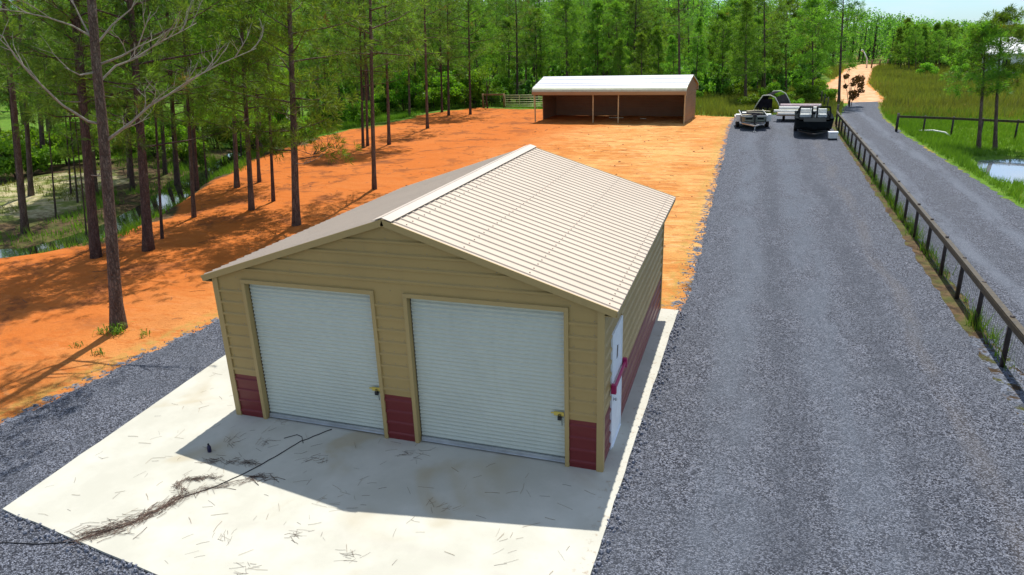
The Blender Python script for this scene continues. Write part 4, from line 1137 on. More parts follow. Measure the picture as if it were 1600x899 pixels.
# leafy pines and saplings that stand where one can point at them
def dead_stubs(root, z0, z1, n, sd, sc=1.0):
    q = random.Random(sd)
    for k in range(n):
        mb = MB(); a = q.uniform(0, 6.28); z = q.uniform(z0, z1)
        twig(mb, (math.cos(a)*0.1, math.sin(a)*0.1, z), (math.cos(a), math.sin(a), q.uniform(-.15, .3)), q.uniform(0.7, 1.7)*sc, 0.022, 1, q)
        mb.build('dead_branch', M['deadwood'], root)
SPEC = [ # x, y, trunk diameter, mesh, scale, rot, label
 (-8.24, 13.92, 0.40, ('L', 0), 1.0, 0.4, 'thick pine with low green boughs just left of the garage roof'),
 (-8.59, 21.14, 0.28, ('T', 1), 1.05, 1.4, 'straight bare-trunked pine rising directly behind the left roof slope of the garage'),
 (-17.09, 45.92, 0.32, ('T', 3), 1.0, 2.0, 'lone straight pine well inside the clay yard, nearest the shed of those in the open'),
 (-15.77, 36.4, 0.31, ('T', 1), 0.95, 3.3, 'pine alone in open clay, between the close pair and the lone straight one'),
 (-16.96, 34.7, 0.25, ('T', 4), 1.1, 0.2, 'front trunk of the two pines growing close together on the clay'),
 (-17.1, 35.6, 0.24, ('T', 3), 1.0, 4.4, 'rear trunk of the two pines growing close together on the clay'),
 (-19.56, 56.3, 0.30, ('T', 0), 1.0, 1.0, 'pine at the back of the clay yard, second from the timber brace'),
 (-17.7, 57.5, 0.30, ('T', 4), 1.15, 2.7, 'pine at the back of the clay yard closest to the timber brace'),
 (-11.52, 9.4, 0.44, ('T', 2), 1.05, 5.0, 'stout flared pine on the red clay behind the one with dead limbs'),
 (-13.73, 14.23, 0.22, ('T', 1), 0.85, 0.9, 'slim leaning pine on the red clay near the swamp water'),
 (-12.0, 15.92, 0.30, ('L', 1), 1.1, 3.9, 'pine with a clean trunk on shaded clay, nearest the thick low-boughed one'),
 (-12.19, 17.79, 0.20, ('S', 0), 1.35, 2.2, 'slender crooked pine on the clay among the thicker trunks'),
 (-16.38, 20.39, 0.32, ('L', 1), 1.05, 5.6, 'red-barked pine at the clay edge beside the swamp'),
 (-16.2, 22.02, 0.23, ('T', 3), 0.85, 1.7, 'slimmer red-barked pine just behind another at the clay edge'),
 (-19.0, 20.3, 0.34, ('T', 2), 1.0, 0.7, 'pine rooted on the bank right by the swamp water'),
 (-12.82, 8.29, 0.40, ('T', 0), 1.05, 2.9, 'broad grey pine trunk close behind the one with dead limbs'),
 (-13.9, 9.1, 0.22, ('T', 1), 0.9, 4.8, 'thinner pine beside the broad grey trunk at the swamp edge'),
 (-20.5, 11.5, 0.36, ('T', 3), 0.95, 0.1, 'dark leaning pine in front of the pale sandy bank'),
 (-22.5, 22.6, 0.40, ('T', 2), 1.0, 3.0, 'heavy dark pine beyond the swamp water'),
 (-25.0, 24.4, 0.30, ('T', 4), 1.1, 1.2, 'pine behind the swamp beside the heavy dark one'),
 (-22.8, 19.7, 0.30, ('T', 0), 0.95, 2.4, 'pine standing at the end of the sandy bank near the water'),
 (-23.9, 56.3, 0.30, ('T', 1), 1.0, 0.6, 'pine in the bright shrubs along the back left of the clay yard'),
 (-21.7, 59.5, 0.28, ('T', 2), 1.0, 4.1, 'pine at the back corner of the clay in front of bright green shrubs'),
 (-24.66, 14.58, 0.12, ('S', 1), 1.1, 1.0, 'thin sapling pine in front of the left end of the sandy bank'),
 (-21.41, 13.8, 0.10, ('S', 0), 1.0, 2.0, 'thin bent sapling pine beside the dark leaning pine'),
 (-24.87, 17.64, 0.12, ('S', 1), 1.15, 3.0, 'thin sapling pine in the middle of the sandy bank'),
 (-22.96, 16.36, 0.10, ('S', 0), 1.05, 4.0, 'very thin sapling right of the others on the sandy bank'),
 (-17.69, 12.07, 0.09, ('S', 1), 0.95, 5.0, 'thin sapling standing in the dark swamp edge'),
 (-12.29, 10.87, 0.14, ('S', 0), 1.2, 0.5, 'slim sapling right next to the stout flared pine'),
 (17.0, 65.0, 0.34, ('M', 1), 0.95, 0.5, 'tall pine at the start of the pink clay track by the fence end'),
]
fam = {'L': LOW, 'T': TALL, 'Y': YOUNG, 'S': SAPL, 'M': MID}
r0s = {'L': 0.15, 'T': 0.155, 'Y': 0.10, 'S': 0.06, 'M': 0.11}
occupied = [(-6.27, 3.03)]
for i, (x, y, dm, (fm, k), sc, rz, lab) in enumerate(SPEC):
    o = pine_root('pine_tree', fam[fm][k], (x, y, gz(x, y)), rz, sc, lab, 'pine tree', None, dm*0.40/(r0s[fm]*sc))
    occupied.append((x, y))
    if i in (0, 8, 10, 15): dead_stubs(o, 1.2, 5.5, 3, i)
for k, (x, y, lab) in enumerate(((22.29, 39.03, 'shorter of the two pines growing by the pond and rail fence'), (23.17, 39.11, 'taller of the two pines growing by the pond and rail fence'))):
    pine_root('pine_tree', PAIR[k], (x, y, gz(x, y)), 0.3+k, 1.0, lab, 'pine tree'); occupied.append((x, y))

# the wood: every pine its own object
def scatter(n, sampler, mind, seed):
    q = random.Random(seed); out = []; tries = 0
    while len(out) < n and tries < 60000:
        tries += 1
        x, y = sampler(q)
        md = mind
        if any((x-a)**2+(y-b)**2 < md*md for a, b in out): continue
        if any((x-a)**2+(y-b)**2 < 1.2 for a, b in occupied): continue
        out.append((x, y))
    if not out: return out
    P = np.array(out)
    keep = (sd_poly(P[:, 0], P[:, 1], CLAY) < -0.8) & (sd_poly(P[:, 0], P[:, 1], DRIVE) < -1.0) & (sd_poly(P[:, 0], P[:, 1], ROAD) < -1.2) & (sd_poly(P[:, 0], P[:, 1], DIRT) < -1.2)
    out = [p for p, k in zip(out, keep) if k]
    occupied.extend(out)
    return out
cam_xy = (9.26, -9.95)
def polar(q, a0, a1, d0, d1):
    a = R(q.uniform(a0, a1)); d = math.sqrt(q.uniform(d0*d0, d1*d1))
    return cam_xy[0] - d*math.sin(a), cam_xy[1] + d*math.cos(a)
fam_h = {'L': (13, 12), 'T': (15, 16, 14, 17, 13), 'Y': (8.5, 10, 7.0), 'S': (9, 8), 'M': (11.0, 12.5, 9.5)}
def top_height(x, y):
    """height of the woods falls off towards the open east"""
    dx, dy = x-9.26, y+9.95
    az = math.degrees(math.atan2(-dx, dy)) - 18.95
    return 6.85 + math.hypot(dx, dy)*float(np.interp(az, [-40, -36.1, -32.6, -28.7, -24.5, -20, -15.3, 0], [-10, -8, 2, 12, 32, 44, 54, 75]))/1096
def plant(pts, famw, smin, smax, label, group, seed, skyline=None):
    q = random.Random(seed); firsts = {}
    fams = [f for f, w in famw for _ in range(w)]
    for (x, y) in pts:
        f = q.choice(fams); k = q.randrange(len(fam[f])); sc = q.uniform(smin, smax); rz = q.uniform(0, 6.28)
        if (f, k) not in firsts:
            o = firsts[(f, k)] = pine_root('pine_tree', fam[f][k], (x, y, gz(x, y)), rz, sc, label, 'pine tree', group)
        else:
            o = copy_tree(firsts[(f, k)], (x, y, gz(x, y)), rz, sc)
        o.rotation_euler = lean_euler((x, y), rz, q.gauss(0, 1.2))
        if skyline: o.scale = [sc*skyline(x, y)/fam_h[f][k]]*3
plant(scatter(62, lambda q: polar(q, 29, 56, 43, 88), 2.6, 1), (('T', 4), ('L', 2), ('S', 2), ('M', 1)), 0.8, 1.1,
      'slim pine in the swampy wood left of the clay yard', 'pines in the swampy wood', 21)
plant(scatter(92, lambda q: polar(q, 8, 34, 84, 135), 3.0, 2), (('T', 6), ('M', 3), ('Y', 1)), 0.85, 1.12,
      'tall pine in the dense dark wood behind the clay yard and shed', 'pines of the dense wood behind the yard', 22)
plant(scatter(54, lambda q: polar(q, -4.5, 12, 76, 130), 2.4, 3), (('M', 5), ('Y', 5), ('T', 1)), 0.75, 1.05,
      'bright young pine between the shed and the pink clay track', 'young pines right of the shed', 23)
plant(scatter(56, lambda q: polar(q, -22, -9.5, 138, 165), 2.0, 4), (('Y', 3), ('M', 4)), 0.80, 1.0,
      'pine in the far tree line across the brown meadow', 'pines of the far tree line', 24, top_height)

# shrubs
def leaf_cloud(seed, lumps, nleaf, size, mat, stem_mat='bark_dark'):
    r = np.random.default_rng(seed)
    Cs = []
    for (cx, cy, cz, rx, rz2) in lumps:
        v = r.normal(size=(nleaf, 3)); v /= np.linalg.norm(v, axis=1, keepdims=True)
        rad = r.uniform(0.35, 1.08, (nleaf, 1))**0.6
        Cs.append(np.array([cx, cy, cz]) + v*rad*np.array([rx, rx, rz2]))
    C = np.concatenate(Cs); C = C[C[:, 2] > 0.03]; n = len(C)
    d = r.normal(size=(n, 3)); d /= np.linalg.norm(d, axis=1, keepdims=True)
    s = np.cross(d, r.normal(size=(n, 3))); s /= np.linalg.norm(s, axis=1, keepdims=True)
    l = size*r.uniform(0.6, 1.3, (n, 1))
    V = np.stack([C-d*l, C+s*l*0.45, C+d*l, C-s*l*0.45], 1).reshape(-1, 3)
    cl_ = vnoise(C[:, 0]*2.2+seed, C[:, 1]*2.2+C[:, 2]*1.7)
    tint = np.clip(cl_*0.8 + r.normal(0.08, 0.12, n), 0, 0.9)
    return np_mesh('foliage', V, np.arange(n*4).reshape(-1, 4), M[mat], {'tint': tint})
def stems_mesh(seed, h, n, spread):
    q = random.Random(seed); mb = MB()
    for k in range(n):
        a = q.uniform(0, 6.28); e = q.uniform(0.3, 1)*spread
        mb.tube([(0.1*math.cos(a), 0.1*math.sin(a), -0.1), (0.5*e*math.cos(a), 0.5*e*math.sin(a), h*0.45), (e*math.cos(a), e*math.sin(a), h*0.85)], [0.04, 0.028, 0.012], 5)
    return mb.mesh('stems', M['bark_dark'])
def lumps(seed, n, rad, h, lr):
    q = random.Random(seed)
    return [(q.uniform(-rad, rad), q.uniform(-rad, rad), q.uniform(0.25, 0.85)*h, lr*q.uniform(0.6, 1.1), lr*q.uniform(0.5, 0.9)) for _ in range(n)]
SHRUB = [(stems_mesh(i, 2.2, 6, 1.0), leaf_cloud(i, lumps(i, 12, 1.1, 2.4, 0.75), 260, 0.13, 'leaf')) for i in range(3)]
TREELET = [(stems_mesh(10+i, 4.4, 4, 1.2), leaf_cloud(10+i, lumps(10+i, 20, 1.5, 4.8, 0.85), 240, 0.15, 'leaf')) for i in range(2)]
GREY = [(stems_mesh(20, 1.4, 6, 1.4), leaf_cloud(20, lumps(20, 16, 2.2, 1.5, 0.9), 260, 0.12, 'leaf_grey'))]
def shrub(name, ms, loc, rz, sc, label, cat, group=None):
    root = empty(name, loc, rz, label, cat, group); root.scale = (sc, sc, sc)
    obj('stems', ms[0], root); obj('foliage', ms[1], root); return root
def shrubs(pts, kinds, smin, smax, label, group, seed):
    q = random.Random(seed); firsts = {}
    for x, y in pts:
        k = q.randrange(len(kinds)); sc = q.uniform(smin, smax)
        if k not in firsts: firsts[k] = shrub('shrub', kinds[k], (x, y, gz(x, y)), q.uniform(0, 6), sc, label, 'shrub', group)
        else: copy_tree(firsts[k], (x, y, gz(x, y)), q.uniform(0, 6), sc)
shrubs(scatter(26, lambda q: (q.uniform(-34, -19), q.uniform(62, 76)), 1.8, 5), SHRUB+TREELET, 0.7, 1.2,
       'bright green leafy shrub along the back left edge of the clay yard', 'bright shrubs behind the clay yard', 31)
shrubs(scatter(24, lambda q: polar(q, 44, 58, 54, 68), 1.8, 6), SHRUB+TREELET, 0.7, 1.15,
       'green leafy shrub in the band behind the pale sandy bank', 'shrubs behind the sandy bank', 32)
shrubs(scatter(30, lambda q: polar(q, 24, 44, 50, 78), 2.2, 7), SHRUB, 0.5, 0.95,
       'low leafy shrub in the undergrowth of the swampy wood', 'undergrowth shrubs of the swampy wood', 33)
shrubs(scatter(22, lambda q: polar(q, -5, 9, 70, 95), 2.0, 8), SHRUB, 0.35, 0.8,
       'low bright shrub among the young pines right of the shed', 'shrubs among the young pines', 34)
shrubs(scatter(16, lambda q: polar(q, -21, -10, 122, 136), 2.5, 9), SHRUB, 0.6, 1.0,
       'rounded shrub at the foot of the far tree line', 'shrubs below the far tree line', 35)
shrubs([(-22.5, 86), (-19.5, 84), (-16.5, 85.5), (-21, 81), (-13, 84)], GREY, 0.9, 1.15,
       'grey-green mounded scrub behind the pale gate', 'grey scrub behind the gate', 36)
o = shrub('dead_shrub', (stems_mesh(50, 3.2, 5, 0.9), leaf_cloud(50, lumps(50, 16, 0.8, 3.4, 0.35), 60, 0.14, 'leaf_dry')), (17.95, 64.6, gz(17.95, 64.6)), 0, 0.95,
          'rust-brown withered shrub beside the tall pine at the lane bend', 'shrub')
sm = MB(); sm.tube([(0, 0, -0.1), (-0.1, 0, 1.0), (0.05, 0, 2.0), (-0.15, 0.1, 3.4)], [0.09, 0.08, 0.06, 0.03], 7); sm.tube([(0.02, 0, 1.9), (0.35, 0, 2.6), (0.3, 0.1, 3.6)], [0.05, 0.04, 0.02], 6); sm.tube([(-0.08, 0, 0.7), (-0.45, 0.0, 0.0)], [0.05, 0.06], 6)
tw = empty('small_tree', (-18.0, 63.4, gz(-18, 63.4)), 0, 'small dark forked tree growing through the timber brace beside the gate', 'tree')
obj('trunk', sm.mesh('trunk', M['bark_dark']), tw); obj('crown', leaf_cloud(61, [(0.1, 0, 4.0, 1.1, 0.8), (-0.5, 0.1, 3.6, 0.7, 0.6)], 260, 0.10, 'leaf'), tw)

# the far wood: reads as one mass
def far_wood():
    r = np.random.default_rng(77); Vs, Fs, Ts, Ms = [], [], [], []; base = 0
    def ring(n, a0, a1, d0, d1, h0, h1):
        nonlocal base
        a = np.radians(r.uniform(a0, a1, n)); d = np.sqrt(r.uniform(d0*d0, d1*d1, n))
        for x, y in zip(cam_xy[0]-d*np.sin(a), cam_xy[1]+d*np.cos(a)):
            if abs(x - np.interp(y, [60, 83, 96, 112, 136, 160], [19, 18.5, 21, 23.5, 27, 31])) < 4.6 and y < 160: continue
            h = r.uniform(h0, h1) if h1 > 2 else top_height(x, y)*r.uniform(h0, h1); nc = 14; m = nc*18
            t = r.random(nc); zc = h*(0.04+0.98*t); rad = min(2.6, h*0.19)*np.sin(np.pi*(0.14+0.84*t))**0.8*np.sqrt(r.random(nc)); b = r.uniform(0, 6.28, nc)
            CC = np.stack([x+rad*np.cos(b), y+rad*np.sin(b), zc+GZ], 1)
            gsz = min(0.62, h*0.075)
            C = np.repeat(CC, 18, 0) + r.normal(0, 1, (m, 3))*np.array([gsz, gsz, gsz*0.6])
            dd_ = r.normal(size=(m, 3)); dd_ /= np.linalg.norm(dd_, axis=1, keepdims=True)
            s = np.cross(dd_, r.normal(size=(m, 3))); s /= np.linalg.norm(s, axis=1, keepdims=True)
            l = r.uniform(0.14, 0.34, (m, 1))
            V = np.stack([C-dd_*l, C+s*l*0.5, C+dd_*l, C-s*l*0.5], 1).reshape(-1, 3)
            Vs.append(V); Fs.append(np.arange(m*4).reshape(-1, 4)+base); base += m*4
            tt = np.clip(np.repeat(r.normal(0.15+0.45*r.random(), 0.22, nc), 18) + r.normal(0, .1, m), 0, 0.9); Ts.append(tt); Ms.append(np.zeros(m, int))
            w = 0.16
            V = np.array([(x-w, y, 0), (x+w, y, 0), (x+w*.4, y, h*0.9), (x-w*.4, y, h*0.9), (x, y-w, 0), (x, y+w, 0), (x, y+w*.4, h*0.9), (x, y-w*.4, h*0.9)], float)
            Vs.append(V); Fs.append(np.array([(0, 1, 2, 3), (4, 5, 6, 7)])+base); base += 8; Ts.append(np.zeros(2)); Ms.append(np.ones(2, int))
    ring(620, -27, 8, 160, 235, 0.74, 1.0)
    ring(200, -27, 0, 150, 166, 0.45, 0.8)
    ring(330, -4.5, 13, 84, 150, 1.4, 3.4)
    ring(160, 10, 34, 82, 135, 1.2, 3.0)
    ring(520, 4, 32, 136, 200, 13, 19)
    ring(420, 28, 60, 165, 250, 16, 24)
    ring(120, 28, 60, 110, 165, 10, 18)
    me = np_mesh('forest', np.concatenate(Vs), np.concatenate(Fs), [M['needle'], M['bark_dark']], {'tint': np.concatenate(Ts)}, mat_index=np.concatenate(Ms))
    o = obj('forest', me); tag(o, 'distant mass of pine wood closing the view on all sides', 'forest', None, 'stuff')
far_wood()

# grass: blades as one uncountable mass
def blades(name, P, hmin, hmax, wd, mat, nb, label, seed, spread=0.16, cat='grass'):
    r = np.random.default_rng(seed); n = len(P)
    z = ground_height(P[:, 0], P[:, 1])
    B = np.repeat(np.stack([P[:, 0], P[:, 1], z-0.02], 1), nb, 0); m = n*nb
    B[:, :2] += r.normal(0, spread*0.5, (m, 2))
    tp = np.repeat(np.clip(vnoise(P[:, 0]*0.25, P[:, 1]*0.25)*0.9 + r.normal(0, .12, n), 0, 1), nb)
    tp = np.clip(tp + r.normal(0, .1, m), 0, 0.99)
    h = r.uniform(hmin, hmax, m)*np.repeat(0.6+0.8*vnoise(P[:, 0]*0.5+3, P[:, 1]*0.5), nb)
    a = r.uniform(0, 6.28, m); w = np.asarray(wd)*np.ones(n); w = np.repeat(w, nb)*r.uniform(.6, 1.2, m)
    side = np.stack([np.cos(a)*w, np.sin(a)*w, np.zeros(m)], 1)
    ln_ = np.stack([r.normal(0, .25, m)*h, r.normal(0, .25, m)*h, h], 1)
    V = np.stack([B-side, B+side, B+ln_], 1).reshape(-1, 3)
    me = np_mesh(name, V, np.arange(m*3).reshape(-1, 3), M[mat], {'tint': tp})
    o = obj(name, me); tag(o, label, cat, None, 'stuff'); return o
def rand_in(n, x0, x1, y0, y1, seed, test):
    r = np.random.default_rng(seed); P = np.stack([r.uniform(x0, x1, n), r.uniform(y0, y1, n)], 1); return P[test(P)]
P = rand_in(26000, 19.3, 34, 18, 62, 1, lambda P: (sd_poly(P[:, 0], P[:, 1], ROAD) < -0.25) & (sd_poly(P[:, 0], P[:, 1], POND) < -0.25) & (sd_poly(P[:, 0], P[:, 1], DIRT) < -0.3))
blades('grass', P, 0.14, 0.42, 0.016, 'grass', 5, 'lush green grass on the verge between gravel road and pond', 2)
r_ = np.random.default_rng(5)
P = rand_in(26000, 20, 62, 55, 140, 6, lambda P: (sd_poly(P[:, 0], P[:, 1], DIRT) < -0.4) & (sd_poly(P[:, 0], P[:, 1], ROAD) < -0.3))
blades('meadow_grass', P, 0.35, 0.95, 0.03 + (P[:, 1]-55)*0.0005, 'meadow', 5, 'tall brownish meadow grass beyond the rail fence', 7, 0.3)
P = rand_in(9000, 2, 17.5, 54.5, 100, 8, lambda P: (sd_poly(P[:, 0], P[:, 1], DRIVE) < -0.1) & (sd_poly(P[:, 0], P[:, 1], ROAD) < -0.2) & (sd_poly(P[:, 0], P[:, 1], DIRT) < -0.3) & (sd_poly(P[:, 0], P[:, 1], CLAY) < -0.1))
blades('weeds', P, 0.25, 0.8, 0.03, 'meadow', 5, 'rough weeds behind the parked boats and right of the shed', 9, 0.25)
yy_ = np.concatenate([r_.uniform(13, 46, 90), r_.uniform(14, 30, 110), r_.uniform(6, 13, 12), r_.normal(8.4, .3, 20)])
P = np.stack([fx(yy_) + r_.normal(0.07, 0.08, len(yy_)), yy_], 1)
blades('fence_grass', P, 0.15, 0.5, 0.012, 'grass', 9, 'tufts of grass growing along the foot of the long wire fence', 10, 0.14)
P = rand_in(16000, -60, -12, 2, 70, 12, lambda P: (sd_poly(P[:, 0], P[:, 1], CLAY) < -1.0) & (d_line(P[:, 0], P[:, 1], CREEK) > 0.9) & (sd_poly(P[:, 0], P[:, 1], SAND) < -0.3) & (vnoise(P[:, 0]*.3, P[:, 1]*.3) > 0.42))
blades('undergrowth', P, 0.15, 0.55, 0.022, 'grass', 5, 'grassy undergrowth on the floor of the swampy wood', 13, 0.2)

P = rand_in(60000, -40, 4, 5, 72, 14, lambda P: (np.abs(sd_poly(P[:, 0], P[:, 1], CLAY) + 2.6 + 2.0*vnoise(P[:, 0]*.4, P[:, 1]*.4)) < 2.3) & (d_line(P[:, 0], P[:, 1], CREEK) > 0.8) & (vnoise(P[:, 0]*.5+4, P[:, 1]*.5) > 0.36))
blades('bank_grass', P, 0.15, 0.5, 0.02, 'grass', 4, 'rough grass between the orange clay and the wood', 15, 0.2)
P = rand_in(3000, -36, -20, 9, 27, 16, lambda P: (sd_poly(P[:, 0], P[:, 1], SAND) > -0.3) & (vnoise(P[:, 0]*.45+4, P[:, 1]*.45) > 0.5))
blades('sand_grass', P, 0.1, 0.3, 0.018, 'meadow', 4, 'sparse dry grass on the pale sandy bank', 17, 0.2)
def weed(x, y, n, h, seed, label):
    r = np.random.default_rng(seed); mb_ = []
    a = r.uniform(0, 6.28, n); e = r.uniform(.2, 1, n)*h; B = np.zeros((n, 3)); B[:, :2] = r.normal(0, .09, (n, 2))
    side = np.stack([np.cos(a+1.57), np.sin(a+1.57), 0*a], 1)*0.011
    mid = B + np.stack([np.cos(a)*e*.4, np.sin(a)*e*.4, e*.75], 1); tip = mid + np.stack([np.cos(a)*e*.55, np.sin(a)*e*.55, -e*.12], 1)
    V = np.stack([B-side*.6, B+side*.6, mid+side, mid-side, tip], 1).reshape(-1, 3)
    f = []
    i = np.arange(n)*5
    F = np.concatenate([np.stack([i, i+1, i+2, i+3], 1), np.stack([i+3, i+2, i+4, i+4], 1)])
    me = bpy.data.meshes.new('weed'); me.from_pydata([tuple(v) for v in V], [], [tuple(dict.fromkeys(q)) for q in F.tolist()]); me.materials.append(M['grass'])
    at = me.attributes.new('tint', 'FLOAT', 'FACE'); at.data.foreach_set('value', np.clip(r.normal(.5, .2, 2*n), 0, .9).astype(np.float32))
    o = obj('weed', me); o.location = (x, y, gz(x, y)); tag(o, label, 'weed', 'weeds on the clay')
weed(-6.0, 2.78, 46, 0.42, 1, 'largest leafy weed, right at the foot of the pine with dead limbs')
weed(-6.45, 2.7, 26, 0.25, 2, 'small weed left of the foot of the pine with dead limbs')
weed(-5.2, 2.85, 22, 0.2, 3, 'flat weed on the clay right of the pine with dead limbs')
weed(-5.4, 1.6, 20, 0.2, 4, 'flat weed halfway along the trunk shadow by the gravel edge')
weed(-6.4, 1.9, 18, 0.16, 5, 'tiny pale weed on the clay below the pine with dead limbs')

# ------------------------------------------------------------------ litter on slab and yard
def sticks(mb, P, Lg, Wd, z, r, mi=0, curl=0.25, ang=None, lift=0.012):
    for k, (x, y) in enumerate(P):
        a = r.uniform(0, 6.28) if ang is None else r.normal(ang[k] if hasattr(ang, '__len__') else ang, 0.55)
        l = Lg*r.uniform(.5, 1.3); bend = r.normal(0, curl)
        pts_ = []
        for s in (-0.5, 0.0, 0.5):
            aa = a + bend*s
            pts_.append((x+math.cos(aa)*l*s, y+math.sin(aa)*l*s, z + Wd*0.6 + (lift*r.random() if s else lift*.6)))
        mb.tube(pts_, Wd*r.uniform(.6, 1.2), 3, mi, False, False)
def along(line, n, r, sd):
    seg = [(Vector(a), Vector(b)) for a, b in zip(line[:-1], line[1:])]
    ls = np.array([(b-a).length for a, b in seg]); out, an = [], []
    for k in range(n):
        i = r.choice(len(seg), p=ls/ls.sum()); a, b = seg[i]; q = a.lerp(b, r.random())
        out.append((q.x+r.normal(0, sd), q.y+r.normal(0, sd))); d = b-a; an.append(math.atan2(d.y, d.x))
    return out, an
rl = np.random.default_rng(15)
MAIN = [(0.11, -3.77), (0.42, -3.53), (0.69, -3.24), (0.79, -2.89), (0.94, -2.5), (1.13, -2.27), (1.33, -2.12)]
HOOK = [(0.9, -2.46), (0.62, -2.32), (0.61, -2.13), (0.85, -2.03), (1.11, -1.94)]
SHP = [(0.49, -1.61), (0.8, -1.48), (1.16, -1.43), (1.5, -1.43)]
mb = MB()
p_, a_ = along(MAIN[:5], 180, rl, 0.085); sticks(mb, p_, 0.24, 0.0032, 0, rl, 0, .25, a_, 0.03)
p_, a_ = along(MAIN, 95, rl, 0.05); sticks(mb, p_, 0.22, 0.003, 0, rl, 0, .22, a_, 0.03)
p_, a_ = along(MAIN[:4], 60, rl, 0.16); sticks(mb, p_, 0.25, 0.0038, 0, rl, 0, .25, a_, 0.02)
p_, a_ = along(HOOK, 100, rl, 0.035); sticks(mb, p_, 0.20, 0.003, 0, rl, 0, .25, a_, 0.03)
p_, a_ = along([(1.2, -2.2), (1.75, -1.75), (2.1, -1.72)], 40, rl, 0.05); sticks(mb, p_, 0.3, 0.0038, 0, rl, 0, .22, a_, 0.02)
p_, a_ = along(SHP, 70, rl, 0.045); sticks(mb, p_, 0.18, 0.0028, 0, rl, 0, .25, a_, 0.03)
o = mb.build('pine_straw', M['straw']); tag(o, 'drift of brown pine straw washed across the concrete slab', 'pine straw', None, 'stuff')
mb = MB(); cand = []
while len(cand) < 190:
    x, y = rl.uniform(-1.9, 7.4), rl.uniform(-4.6, 2.6)
    if y > -0.08 and -0.1 < x < W+0.1: continue
    if sd_poly(np.array([x]), np.array([y]), slab_poly)[0] < 0.15: continue
    cand.append((x, y))
sticks(mb, cand[:120], 0.17, 0.0019, 0, rl, 0, .12); sticks(mb, cand[120:], 0.24, 0.0026, 0, rl, 1, .15)
for (cx, cy, n_) in ((3.25, -2.82, 16), (4.3, -2.95, 14), (3.34, -1.91, 8), (0.53, -0.9, 14), (1.04, -0.05, 8), (2.4, -1.0, 14), (4.0, -0.35, 16), (1.2, -0.75, 12), (5.2, -1.6, 8), (3.0, -3.6, 12), (6.3, -2.0, 6), (2.2, -3.2, 10)):
    sticks(mb, [(cx+rl.normal(0, .11), cy+rl.normal(0, .08)) for _ in range(n_)], 0.17, 0.0021, 0, rl, 0 if n_ > 9 else 1, .15, [rl.uniform(0, 3)]*n_)
o = mb.build('fallen_needles', [M['straw'], M['straw_pale']]); tag(o, 'loose pine needles and bits of twig sprinkled over the concrete slab', 'needles', None, 'stuff')
mb = MB()
pts_ = []
while len(pts_) < 650:
    x, y = rl.uniform(-20, 7), rl.uniform(4, 60)
    if rl.random() > 1.2*math.exp(-(x+18)/16.0): continue
    if x > -2.6 and y < 9: continue
    pts_.append((x, y))
P_ = np.array(pts_); ok = sd_poly(P_[:, 0], P_[:, 1], CLAY) > 0.3
for (x, y) in P_[ok]:
    sticks(mb, [(x, y)], 0.45, 0.007, gz(x, y), rl, 0, .5)
o = mb.build('twig_litter', M['straw']); tag(o, 'scattered twigs and bark bits on the orange clay', 'twigs', None, 'stuff')
mb = MB()
for k in range(170):
    x, y = rl.uniform(-18, 7.6), rl.uniform(10, 55)
    if sd_poly(np.array([x]), np.array([y]), CLAY)[0] < .5: continue
    s = rl.uniform(.02, .07); z = gz(x, y)
    mb.tube([(x, y, z-.02), (x+rl.normal(0, .01), y, z+s*.35), (x, y, z+s*.7)], [s, s*.9, s*.3], 6, 0, True, False, .25)
o = mb.build('clay_clods', plain('clay_clod', (0.30, 0.12, 0.05), .95, 0, .3)); tag(o, 'small dark clods of earth strewn over the clay yard', 'clods', None, 'stuff')
# stray stones on slab edge and along drive margin
mb = MB()
ed = resample(slab_poly[:3] + [(7.7, 0), (7.80, 7.7)], 0.05, 0.0)
for k in range(700):
    if k < 380:
        y = rl.uniform(-4.7, 7.6); x = np.interp(y, [-4.78, 7.76], [7.62, 7.80]) + abs(rl.normal(0, .12)) - 0.01
    else:
        q = rl.random(); x = -1.72 + (7.62+1.72)*q; y = np.interp(x, [-1.72, 2.0, 7.62], [-3.6, -4.1, -4.78]) - abs(rl.normal(0, .12)) + 0.01
    s = rl.uniform(.012, .034)
    mb.tube([(x, y, GZ), (x, y, GZ+s), (x+.004, y, GZ+s*1.9)], [s, s*1.1, s*.5], 5, 0, True, False, .25)
DE = resample(DRIVE[4:12], 0.1, 0.0) + resample(DRIVE[:3] + DRIVE[-4:], 0.1, 0.0)
DE = [q for q in DE if sd_poly(np.array([q[0]]), np.array([q[1]]), DRIVE)[0] > -0.02 and sd_poly(np.array([q[0]]), np.array([q[1]]), DRIVE)[0] < 0.02 and q[1] < 34]
for k in range(1100):
    q = DE[rl.integers(len(DE))]; x = q[0] + rl.normal(-0.04, .16); y = q[1] + rl.normal(0, .12)
    if sd_poly(np.array([x]), np.array([y]), slab_poly)[0] > -0.03: continue
    s = rl.uniform(.006, .017); z = max(gz(x, y), GZ)
    mb.tube([(x, y, z), (x, y, z+s), (x+.004, y, z+s*1.9)], [s, s*1.1, s*.5], 5, 0, True, False, .25)
o = mb.build('loose_gravel', plain('loose_stone', (0.17, 0.18, 0.215), .85, 0, .6, 30)); tag(o, 'loose grey stones banked against the slab edge', 'gravel', None, 'stuff')
